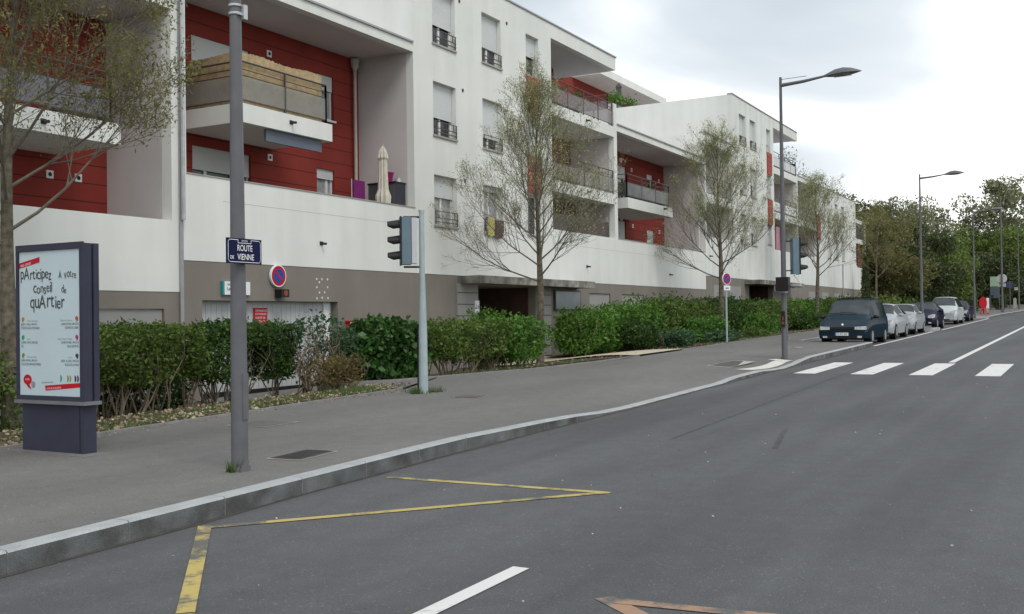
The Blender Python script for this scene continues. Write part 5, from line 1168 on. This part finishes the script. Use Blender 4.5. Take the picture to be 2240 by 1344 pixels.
# ================================================================== vegetation
def ground_at(x, y): return gz(x, y)+.03 if y > backy(x) else rz(x)+.15
def twig_tree(name, label, x, y, z, H, crotch, reach, seed, lm, nleaf=5, lsize=.05, group=None, nlimb=17, r0=.11, dens=1., rise=.75, topleaf=1.):
    """street tree: straight trunk, many ascending limbs forking into fine twigs, small young leaves at the tips"""
    t = thing(name, label, 'tree', (x, y, z), group); rg = random.Random(seed); ng = np.random.default_rng(seed)
    tr = MB(); lead = []; n = 10
    for i in range(n+1):
        f = i/n; wob = .05*reach*f
        lead.append(Vector((x+wob*sin(f*5+seed), y+wob*cos(f*4+seed*2)-wob, z+H*f)))
    zc_ = crotch/H; rad = lambda zf: r0*(1.1-.25*zf/zc_) if zf < zc_ else max(.007, r0*.80*(1-(zf-zc_)/(1-zc_))**1.15)
    tr.tube([p for p in lead], [max(.008, rad(i/n)) for i in range(n+1)], 9); 
    tr.build('trunk', M_bark, t, smooth=True)
    br = MB(); tips = []
    def limb(p, dirv, length, r, depth):
        steps = 5 if depth == 0 else 4 if depth == 1 else 3
        pts = [p.copy()]; rr_ = [r]; d_ = dirv.normalized(); c = p.copy(); segs = []
        for k in range(steps):
            upk = .16 if depth == 0 else .10
            d_ = (d_+Vector((rg.uniform(-.12, .12), rg.uniform(-.12, .12), upk*rise+rg.uniform(-.09, .09)))).normalized()
            c = c+d_*(length/steps); pts.append(c.copy()); rr_.append(max(.0028, r*(1-.8*(k+1)/steps))); segs.append((c.copy(), d_.copy(), rr_[-1], (k+1)/steps))
        br.tube(pts, rr_, 5 if depth == 0 else 4 if depth == 1 else 3, cap=False)
        if depth >= 3: tips.append((pts[-1], d_)); return
        nk = [int((9+6*max(0, 1-(p.z-z-crotch)/(.5*(H-crotch))))*dens), int(6*dens), int(3.4*dens)][depth]
        for k in range(nk):
            f = rg.uniform(.22, 1.0) if k else 1.0; si = min(steps-1, int(f*steps)); bp, bd, brd, _ = segs[si]; base = pts[si]+(pts[si+1]-pts[si])*(f*steps-si if f < 1 else 1)
            ax = bd.cross(Vector((rg.uniform(-1, 1), rg.uniform(-1, 1), rg.uniform(-1, 1)))).normalized(); ang = rg.uniform(.35, .85)
            nd = Matrix.Rotation(ang, 3, ax) @ bd; nd.z += .12
            limb(base, nd, length*[.46, .50, .55][depth]*rg.uniform(.7, 1.2)*(1.15-.4*f), max(.0036, r*(1-f*.75)*.52), depth+1)
        tips.append((pts[-1], d_))
    for k in range(nlimb):
        f = k/(nlimb-1); hz = crotch+(H-crotch)*f*.80; az = k*2.399+seed; zf = hz/H
        i = min(n-1, int(zf*n)); p = lead[i].lerp(lead[i+1], zf*n-i)
        el = R(24+44*f+rg.uniform(-9, 9)); Ln = reach*(.98-.50*f)*rg.uniform(.85, 1.15)
        limb(p, Vector((cos(az)*cos(el), sin(az)*cos(el), sin(el))), Ln, r0*(.26-.13*f), 0)
    limb(lead[-2], Vector((0, 0, 1)), reach*.35, .015, 1)
    br.build('branches', M_barkd, t)
    P = []
    for q, dd_ in tips:
        hf = (q.z-z)/H; m_ = nleaf*(.6+.7*hf*topleaf)
        for _ in range(int(m_+rg.random())): P.append((q.x+rg.gauss(0, lsize*1.1), q.y+rg.gauss(0, lsize*1.1), q.z+rg.gauss(0, lsize*1.1)))
    if P: np_mesh('foliage', leaves(np.array(P), lsize, ng, .34, droop=.3), 4, lm, t)
    return t
G1 = 'young street trees in the bed along the apartments'
twig_tree('street_tree', 'nearest street tree, at the left edge behind the poster stand', 9.45, 13.7, ground_at(9.45, 13.7)-.1, 9.3, 2.75, 3.1, 3, M_lt0, 4, .060, G1, 26, .115, 1.05, topleaf=2.6)
twig_tree('street_tree', 'second street tree, in front of the white wall and the entrance canopy', 26.3, 13.9, ground_at(26.3, 13.9)-.1, 8.0, 2.45, 2.75, 8, M_lt1, 2.2, .052, G1, 30, .11, 1.12)
twig_tree('street_tree', 'third street tree, bare trunked behind the round post sign', 43.8, 14.2, ground_at(43.8, 14.2)-.1, 8.6, 2.7, 3.2, 14, M_lt1, 2.0, .065, G1, 30, .13, 1.08)
twig_tree('street_tree', 'fourth street tree, right of the second lamp post', 60.6, 13.9, ground_at(60.6, 13.9)-.1, 8.1, 3.0, 3.2, 23, M_lt1, 1.3, .085, G1, 26, .12, 1.0)
twig_tree('street_tree', 'thin young street tree before the olive wood, right of the last wall', 78, 13.6, ground_at(78, 13.6)-.1, 8.0, 3.1, 2.6, 31, M_lt0, 4, .09, G1, 12, .09, .8)

# ---- shrubs and hedge sections
def shrub(name, label, x0, x1, y0, y1, z1, n, size, m, seed, group=None, bare=0., lump=.18, stems=14, box=.5, cat='shrub', z0=None, shell=.62, lowfade=0., hole=None, asp=.55):
    cx_, cy_ = (x0+x1)/2, (y0+y1)/2; zb = ground_at(cx_, cy_) if z0 is None else z0
    t = thing(name, label, cat, (cx_, cy_, zb), group); rg = np.random.default_rng(seed); rr_ = random.Random(seed)
    st = MB()
    for i in range(stems):
        a = rr_.uniform(-.42, .42)*(x1-x0); b = rr_.uniform(-.30, .30)*(y1-y0); p = Vector((cx_+a, cy_+b, ground_at(cx_+a, cy_+b)-.03)); h = (z1-zb)
        for k in range(2):
            q = Vector((p.x+rr_.uniform(-.30, .30), p.y+rr_.uniform(-.22, .22), p.z+h*.32)); w_ = Vector((q.x+rr_.uniform(-.28, .28), q.y+rr_.uniform(-.25, .25), q.z+h*.30)); e_ = Vector((w_.x+rr_.uniform(-.2, .2), w_.y+rr_.uniform(-.2, .2), zb+h*.93))
            st.tube([p, p.lerp(q, .5)+Vector((rr_.uniform(-.04, .04), rr_.uniform(-.04, .04), 0)), q, w_, e_], [.017, .014, .011, .007, .003], 5, cap=False)
            for kk in range(3):
                b0 = q.lerp(w_, rr_.random()); st.tube([b0, b0+Vector((rr_.uniform(-.2, .2), rr_.uniform(-.2, .2), rr_.uniform(.08, .25)))], [.007, .003], 4, cap=False)
    st.build('stems', M_stem, t)
    lo = bare*(z1-zb)
    u_ = rg.uniform(-1, 1, (int(n*1.9), 3)); 
    pw = 2+4*box
    rad = (np.abs(u_)**pw).sum(1)**(1/pw)
    rad_t = np.where(rg.random(len(u_)) < shell, rg.uniform(.80, 1.0, len(u_)), rg.uniform(.2, .9, len(u_)))
    u_ = u_/np.maximum(rad, 1e-3)[:, None]*rad_t[:, None]
    ph = rg.uniform(0, 6, 9); az = u_
    f = 1+lump*(np.sin(az[:, 0]*(x1-x0)*2.1+ph[0])*np.sin(az[:, 2]*3+ph[1])+.6*np.sin(az[:, 1]*4+ph[2]+az[:, 0]*(x1-x0)*4.3)+.45*np.sin(az[:, 0]*(x1-x0)*9+ph[3])*np.sin(az[:, 2]*8+ph[4]))
    P = u_*f[:, None]*np.array([(x1-x0)/2, (y1-y0)/2, (z1-zb-lo)/2])+np.array([cx_, cy_, (z1+zb+lo)/2])
    keep = np.ones(len(P), bool)
    if lowfade:
        tt = (P[:, 2]-zb)/(z1-zb); keep &= rg.random(len(P)) < np.clip(.12+tt/lowfade, 0, 1)
    if hole is not None: keep &= ~((np.abs(P[:, 0]-hole[0]) < hole[2])&(np.abs(P[:, 2]-hole[1]) < hole[3])&(rg.random(len(P)) < .93))
    gzs = np.array([rz(a)-.15 for a in P[:, 0]]); keep &= P[:, 2] > gzs
    P = P[keep][:n]
    # upright shoots along the top edge
    k = int((x1-x0)*9); sx_ = rg.uniform(x0+.08, x1-.08, k)
    sh = []
    for a in sx_:
        hh = rg.uniform(.03, .15); yy = rg.uniform(y0+.15, y1-.15)
        for q in range(10): sh.append((a+rg.normal(0, .025), yy+rg.normal(0, .025), z1-.06+hh*q/9))
    P = np.vstack([P, np.array(sh)]) if k else P
    np_mesh('foliage', leaves(P, size, rg, asp, flat=.15), 4, m, t); return t
HG = 'hedge sections in front of the apartments'
shrub('hedge', 'leafy hedge end just showing at the left edge behind the poster stand', 6.6, 9.6, 13.2, 14.8, 1.52, 9000, .075, M_hedgl, 41, HG, .05)
shrub('hedge', 'light green clipped hedge with bare forked stems, right of the poster stand', 10.9, 13.45, 13.5, 14.9, 1.68, 16000, .062, M_hedgl, 42, HG, .34, .11, 20, .7, lowfade=.45)
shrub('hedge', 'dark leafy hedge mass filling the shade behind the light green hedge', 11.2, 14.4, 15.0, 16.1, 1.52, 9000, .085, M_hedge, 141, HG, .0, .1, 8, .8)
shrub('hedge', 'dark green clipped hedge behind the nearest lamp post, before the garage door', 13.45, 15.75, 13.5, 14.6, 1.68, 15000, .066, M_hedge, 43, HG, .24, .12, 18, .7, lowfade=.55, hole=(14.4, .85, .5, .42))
shrub('shrub', 'thin open shrub through which the white garage door shows', 15.3, 16.9, 13.1, 13.7, 1.72, 1150, .075, M_blue, 44, None, .12, .25, 16, .3, lowfade=.9)
shrub('shrub', 'low bronze tipped bush at the corner of the garage drive', 15.0, 16.1, 12.3, 13.0, .98, 2200, .06, M_rusty, 45, None, .15, .3, 12, .2)
shrub('shrub', 'grey green bush left of the large leaved laurel', 17.35, 18.3, 13.7, 14.5, 1.42, 3000, .075, M_blue, 46, None, .08, .2, 10, .3)
shrub('laurel', 'large leaved glossy laurel left of the pale traffic light pole', 17.65, 19.7, 13.2, 14.3, 1.66, 8000, .125, M_laur, 47, None, .02, .12, 8, .6, asp=.7)
shrub('hedge', 'mixed green hedge with pale bare stems right of the traffic light pole', 19.5, 22.9, 12.7, 14.1, 1.62, 13000, .08, M_hedgl, 48, HG, .26, .22, 22, .4, lowfade=.5)
shrub('shrub', 'taller bright green shrub round the second street tree', 22.5, 24.9, 12.7, 14.2, 1.70, 9500, .09, M_hedgb, 49, None, .04, .26, 12, .15, lowfade=.25)
shrub('shrub', 'pointed leafy shrub rising before the dark entrance', 24.0, 25.5, 14.2, 15.2, 1.9, 3600, .085, M_hedgb, 50, None, .05, .3, 8, .1)
shrub('shrub', 'rounded bright green shrub right of the beige path', 30.4, 33.6, 14.0, 16.0, 1.95, 12000, .105, M_hedgb, 51, None, .0, .15, 8, .1)
shrub('shrub', 'dark low green mound on the red mulch beside the bright shrub', 32.4, 34.2, 13.1, 14.2, 1.5, 5500, .09, M_hedge, 52, None, .0, .25, 6, .1)
shrub('shrub', 'tiny low blue green clump at the pavement edge on the mulch', 32.8, 35.2, 12.1, 13.0, 1.14, 3400, .10, M_blue, 53, None, .0, .2, 5, .05)
for i, (a, b, c, e_, h, m, lab, dens) in enumerate(((33.4, 37.0, 13.8, 15.8, 2.35, M_hedgb, 'broad shrub behind the low mound, under the blank wall panels', 1), (36.2, 40.8, 13.7, 15.8, 2.6, M_hedgl, 'tallest broad shrub left of the third street tree trunk', 1), (40.4, 44.6, 13.9, 16.1, 2.45, M_hedgl, 'broad shrub right behind the third street tree trunk', 1), (44.3, 48.8, 14.0, 16.1, 2.7, M_hedge, 'dark broad shrub right of the post sign', 1),
        (48.4, 53.6, 13.9, 16.0, 2.55, M_hedgl, 'broad shrub left of the far canopy entrance', 1), (53.2, 58.0, 13.7, 15.8, 2.5, M_hedgl, 'broad shrub just left of the second lamp post', 1), (57.6, 63.0, 13.8, 16, 2.75, M_hedgb, 'broad shrub just right of the second lamp post', 1),
        (62.5, 69.0, 13.6, 16, 2.8, M_hedgl, 'broad shrub above the roof rack of the dark people carrier', 1), (68.6, 76.0, 13.4, 16.2, 2.95, M_hedge, 'darker shrub at the end of the bed before the slope', 1))):
    shrub('shrub', lab, a, b, c, e_, h-.25, 9500, .115+.003*i, m, 60+i, 'broad shrubs along the far half of the bed', .0, .30, 6, .08)
for i, (a, b, c, e_, h, m, lab) in enumerate(((37.5, 41.5, 12.9, 13.8, 1.55, M_hedgb, 'lower fresh green shrub in front, left of the third tree trunk'), (46, 50, 13.0, 14.0, 1.7, M_hedgb, 'lower fresh green shrub in front, right of the post sign'), (54.5, 59.0, 12.9, 13.9, 1.75, M_hedge, 'lower dark shrub in front, left of the dark people carrier'))):
    shrub('shrub', lab, a, b, c, e_, h, 4500, .12, m, 90+i, 'low shrubs before the broad ones', .0, .35, 6, .05)
shrub('shrub', 'low clump of leaves at the foot of the post sign', 37.0, 40.5, 12.15, 12.8, 1.08, 2000, .10, M_blue, 75, None, .0, .35, 4, .05)
shrub('shrub', 'low clump under the third street tree', 42.5, 46.0, 12.5, 13.2, 1.05, 1600, .10, M_hedgl, 76, None, .0, .35, 4, .05)
shrub('shrub', 'small round dark bush left of the mast base', 101.5, 103.0, 9.0, 10.2, 2.9, 1500, .16, M_wood2, 77, None, .0, .2, 4, .1, z0=rz(102)+.15)
shrub('shrub', 'small round dark bush right of the mast, near the tall bollard', 112.0, 113.5, 7.4, 8.4, 3.2, 1500, .16, M_wood2, 78, None, .0, .2, 4, .1, z0=rz(112)+.15)
# conifer column beside the last wall
t = thing('cypress', 'slim dark cypress against the end of the far wall', 'tree', (86.5, 15.9, gz(86.5, 15.9))); rg = np.random.default_rng(5)
MB().tube([(86.5, 15.9, gz(86.5, 15.9)-.1), (86.5, 15.9, 5.6)], [.09, .02], 6).build('trunk', M_bark, t)
h_ = rg.random(5000)**.8; a_ = rg.uniform(0, 2*pi, 5000); q_ = .42*(1-h_)**.5*(.55+.45*rg.random(5000)); zb = gz(86.5, 15.9)
np_mesh('foliage', leaves(np.stack([86.5+q_*np.cos(a_), 15.9+q_*np.sin(a_), zb+.1+h_*4.2], 1), .14, rg, .35), 4, M_wood2, t)

# ---- the wood beyond the building
def wood_tree(label, x, y, H, rx, n, lsz, m, seed, clumps=26, base=.18, open_=0., name='tree', trunk_r=.16, kind='broad', ry=None, group='trees of the wood beyond the apartments', z=None):
    zb = (gz(x, y) if y > backy(x) else rz(x)) if z is None else z; ry = ry or rx
    t = thing(name, label, 'tree', (x, y, zb), group); rg = np.random.default_rng(seed); rr_ = random.Random(seed)
    cz = zb+H*(base+1)/2; hz = H*(1-base)/2
    C = []
    while len(C) < clumps:
        p = rg.uniform(-1, 1, 3)
        if (p**2).sum() < 1 and (p**2).sum() > .12: C.append(p)
    C = np.array(C)*np.array([rx, ry, hz])*.86+np.array([x, y, cz])
    tr = MB(); top = Vector((x, y, zb+H*.8)); tr.tube([(x, y, zb-.2), (x+rr_.uniform(-.2, .2), y+rr_.uniform(-.2, .2), zb+H*.4), top], [trunk_r, trunk_r*.7, .03], 8); tr.build('trunk', M_bark, t)
    br = MB()
    for c in C:
        zz_ = min(c[2]-.3, zb+H*.75); zz_ = max(zb+H*.12, zb+(zz_-zb)*.6); p = Vector((x, y, zz_)); q = Vector(c); mid = p.lerp(q, .5)+Vector((0, 0, .25)); br.tube([p, mid, q], [trunk_r*.32, trunk_r*.18, .02], 4, cap=False)
        if open_:
            for _ in range(5): br.tube([mid.lerp(q, rr_.random()), q+Vector((rr_.gauss(0, rx*.16), rr_.gauss(0, rx*.16), rr_.gauss(.15, rx*.14)))], [.03, .01], 3, cap=False)
    br.build('branches', M_barkd, t)
    per = n//clumps; P = []
    cr = rx*(.36 if not open_ else .30)*(26/clumps)**.33
    for c in C:
        rad = cr*rg.uniform(.65, 1.25); d_ = rg.standard_normal((per, 3)); d_ /= np.linalg.norm(d_, axis=1)[:, None]
        P.append(c+d_*(rad*rg.uniform(.35, 1.0, per)**.5)[:, None]*np.array([1, 1, .75]))
    np_mesh('foliage', leaves(np.vstack(P), lsz, rg, .6), 4, m, t); return t
WT = [
 ('broad olive tree directly right of the last wall', 93, 20.5, 11.0, 5.0, 15000, .24, M_wood1, 101, 34, .02, 0),
 ('olive tree behind the rocks, left of the third lamp post', 97, 16.0, 10.6, 4.4, 15000, .24, M_wood1, 102, 32, .02, 0),
 ('dark pine topped tree showing above the olive tree', 106, 21.0, 12.9, 4.6, 11000, .26, M_wood2, 103, 30, .05, 0),
 ('pale open crowned tree right of the third lamp post top', 112, 16.0, 13.4, 4.6, 7000, .26, M_wood4, 104, 26, .30, 1),
 ('pale loose tree rising behind the dark evergreen', 122, 16.5, 14.2, 4.6, 6500, .28, M_wood4, 105, 24, .30, 1),
 ('very dark evergreen in the middle of the wood', 104, 14.0, 9.8, 3.8, 14000, .26, M_wood2, 106, 30, .0, 0),
 ('green tree behind the farthest parked car', 112, 13.4, 9.0, 3.8, 12000, .26, M_wood3, 107, 28, .0, 0),
 ('dark undergrowth tree behind the fourth lamp post', 120, 12.5, 8.6, 4.0, 12000, .28, M_wood2, 108, 28, .0, 0),
 ('green tree left of the round sign mast', 128, 13.0, 10.0, 4.2, 12000, .30, M_wood3, 109, 28, .0, 0),
 ('tall sparse tree at the right edge above the lamp', 130, 9.0, 16.0, 4.8, 7500, .30, M_wood4, 110, 26, .34, 1),
 ('bright green spreading tree at the right edge', 126, 9.2, 11.6, 4.6, 14000, .28, M_wood3, 111, 30, .08, 0),
 ('dark low tree behind the information panel', 122, 9.9, 8.2, 3.6, 11000, .28, M_wood2, 112, 26, .0, 0),
 ('green tree beyond the bend at the far right', 142, 6.0, 13.5, 5.4, 14000, .32, M_wood3, 113, 30, .0, 0),
 ('dark tree closing the road end at the far right', 146, 1.0, 12.5, 5.4, 12000, .32, M_wood2, 114, 28, .0, 0),
 ('tree beyond the frame of the road bend', 150, -6.0, 13.0, 5.6, 8000, .34, M_wood3, 115, 24, .0, 0),
]
for i, (lab, x, y, H, rx, n, lz, m, sd2, cl, ba, op) in enumerate(WT): wood_tree(lab, x, y, H*(.84 if x < 125 else .95), rx, n, lz, m, sd2, cl, ba, op)
wood_tree('ivory blossomed bare tree peeping over the last roof', 100, 26, 14.6, 3.2, 900, .24, leafmat('pale_blossom', (.30, .32, .26), (.52, .55, .48)), 120, 22, .45, 1, trunk_r=.1)
# far wood mass closing the gaps down to the ground
rg = np.random.default_rng(9); P = []
for _ in range(420):
    x = rg.uniform(96, 172); yb = 13+ (x-96)*-.06; c = np.array([x, rg.uniform(yb+6, yb+22), 0]); c[2] = rz(min(x, 150))+rg.uniform(.5, 6.4); P.append(c+rg.standard_normal((60, 3))*np.array([1.3, 1.3, .8]))
for _ in range(460):
    c = np.array([rg.uniform(136, 176), rg.uniform(-8, 15), 0]); c[2] = rz(150)+rg.uniform(.3, 6.5); P.append(c+rg.standard_normal((60, 3))*np.array([1.3, 1.3, .8]))
far = np_mesh('far_wood', leaves(np.vstack(P), .42, rg, .7), 4, M_wood2); tag(far, 'dark mass of undergrowth filling the far wood behind the single trees', 'undergrowth', kind='stuff')
rg = np.random.default_rng(19); P = []
for _ in range(150):
    x = rg.uniform(88, 135); y = backy(x)+rg.uniform(1.6, 6.5); z = (gz(x, y) if x < 112 else rz(x)+.1)+rg.uniform(.1, .9); P.append(np.array([x, y, z])+rg.standard_normal((70, 3))*np.array([.7, .6, .35]))
tag(np_mesh('roadside_undergrowth', leaves(np.vstack(P), .20, rg, .7), 4, M_wood3), 'low green undergrowth along the far pavement edge', 'undergrowth', kind='stuff')
# rocks on the grass slope
rr_ = random.Random(6)
for i, (x, y, sz, lab) in enumerate(((88, 13.6, .55, 'pale rock highest on the grass slope, left one'), (90, 13.4, .6, 'pale rock right of the highest one on the slope'), (91.5, 12.8, .75, 'broad pale rock nearest the second lamp post pole'), (85, 12.6, .45, 'small pale rock low on the grass slope'), (87.5, 12.4, .5, 'pale rock low on the slope above the saloon'), (89.5, 12.3, .45, 'reddish pale rock just above the parked cars'), (93, 12.6, .6, 'rock at the right end of the slope'))):
    z = gz(x, y); bm = bmesh.new(); bmesh.ops.create_icosphere(bm, subdivisions=2, radius=sz*.5)
    for v in bm.verts: v.co = Vector((v.co.x*1.3, v.co.y*1.1, v.co.z*.8))*(1+rr_.uniform(-.16, .16))+Vector((x, y, z+sz*.15+.35*(y > 13)))
    me = bpy.data.meshes.new('rock'); bm.to_mesh(me); bm.free(); me.materials.append(M_rock); o = bpy.data.objects.new('rock', me); COL.objects.link(o); tag(o, lab, 'rock', 'rocks on the grass slope')
# grass tufts and dry leaves
rg = np.random.default_rng(77)
def grass_patch(name, label, pts, n, h, m=None):
    P = []
    for _ in range(n):
        a, b, rx_, ry_ = pts[rg.integers(len(pts))]; P.append((a+rg.normal(0, rx_), b+rg.normal(0, ry_)))
    P = np.array([(a, b, (ground_at(a, b)-.01)) for a, b in P if b > backy(a)+.08 or (name == 'grass_tuft')])
    k = len(P); H_ = h*(.5+rg.random(k)); dx = rg.normal(0, .4, k)*H_; dy = rg.normal(0, .4, k)*H_; w = .006+.004*rg.random(k)
    A = P+np.stack([w, 0*w, 0*w], 1); B = P-np.stack([w, 0*w, 0*w], 1); Cc = P+np.stack([dx, dy, H_], 1)
    V = np.stack([A, B, Cc], 1).reshape(-1, 3); o = np_mesh(name, V, 3, m or M_grass); tag(o, label, 'grass', kind='stuff'); return o
grass_patch('grass', 'short patchy grass growing in the bed along the pavement edging', [(x, backy(x)+.5, .45, .35) for x in (4, 5.5, 7, 8.6, 9.4, 10.8, 12.1, 12.6, 13.5, 14.6, 15.3, 20.6, 22, 24, 25, 33, 36.5, 38, 40, 43, 46, 50, 55, 60, 66, 72)], 6500, .065)
grass_patch('grass_tuft', 'green tufts around the foot of the pale traffic light pole and drive corner', [(15.6, 10.75, .16, .12)]*3+[(15.0, 11.75, .4, .12)]*3+[(15.35, 10.6, .08, .08), (15.0, 11.75, .4, .12), (15.75, 10.5, .1, .06), (7.35, 7.24, .03, .03)], 700, .11)
grass_patch('slope_grass', 'long green grass on the slope before the wood', [(x, 13.5+rg.uniform(0, 4), 1.5, 1.2) for x in np.arange(76, 100, 1.0)], 16000, .32)
n = 5200; P = []
while len(P) < n:
    x = rg.uniform(2, 17) if rg.random() < .72 else rg.uniform(19, 75); y = backy(x)+.1+abs(rg.normal(0, .9))
    if y < 16.5: P.append((x, y, ground_at(x, y)+.012))
P = np.array(P); V = leaves(P, .05, rg, .7, flat=.86); tag(np_mesh('leaf_litter', V, 4, M_litter), 'pale dry leaves scattered over the bed', 'leaf litter', kind='stuff')
n = 260; x = rg.uniform(5, 17, n); P = np.array([(a, backy(a)-abs(rg.normal(0, .12))-.02, pz(a, backy(a)-.1)+.012) for a in x]); tag(np_mesh('fallen_leaves', leaves(P, .03, rg, .6, flat=.9), 4, M_litter), 'small dry scraps lying on the pavement beside the edging', 'leaf litter', kind='stuff')
n = 90; P = np.array([(a, b, rz(a)+.006) for a, b in zip(rg.uniform(4, 24, n), rg.uniform(.8, 6, n))]); tag(np_mesh('road_grit', leaves(P, .018, rg, .8, flat=.95), 4, mat('grit', (.45, .45, .44), .8, .2)), 'few pale stone chips lying on the road', 'grit', kind='stuff')
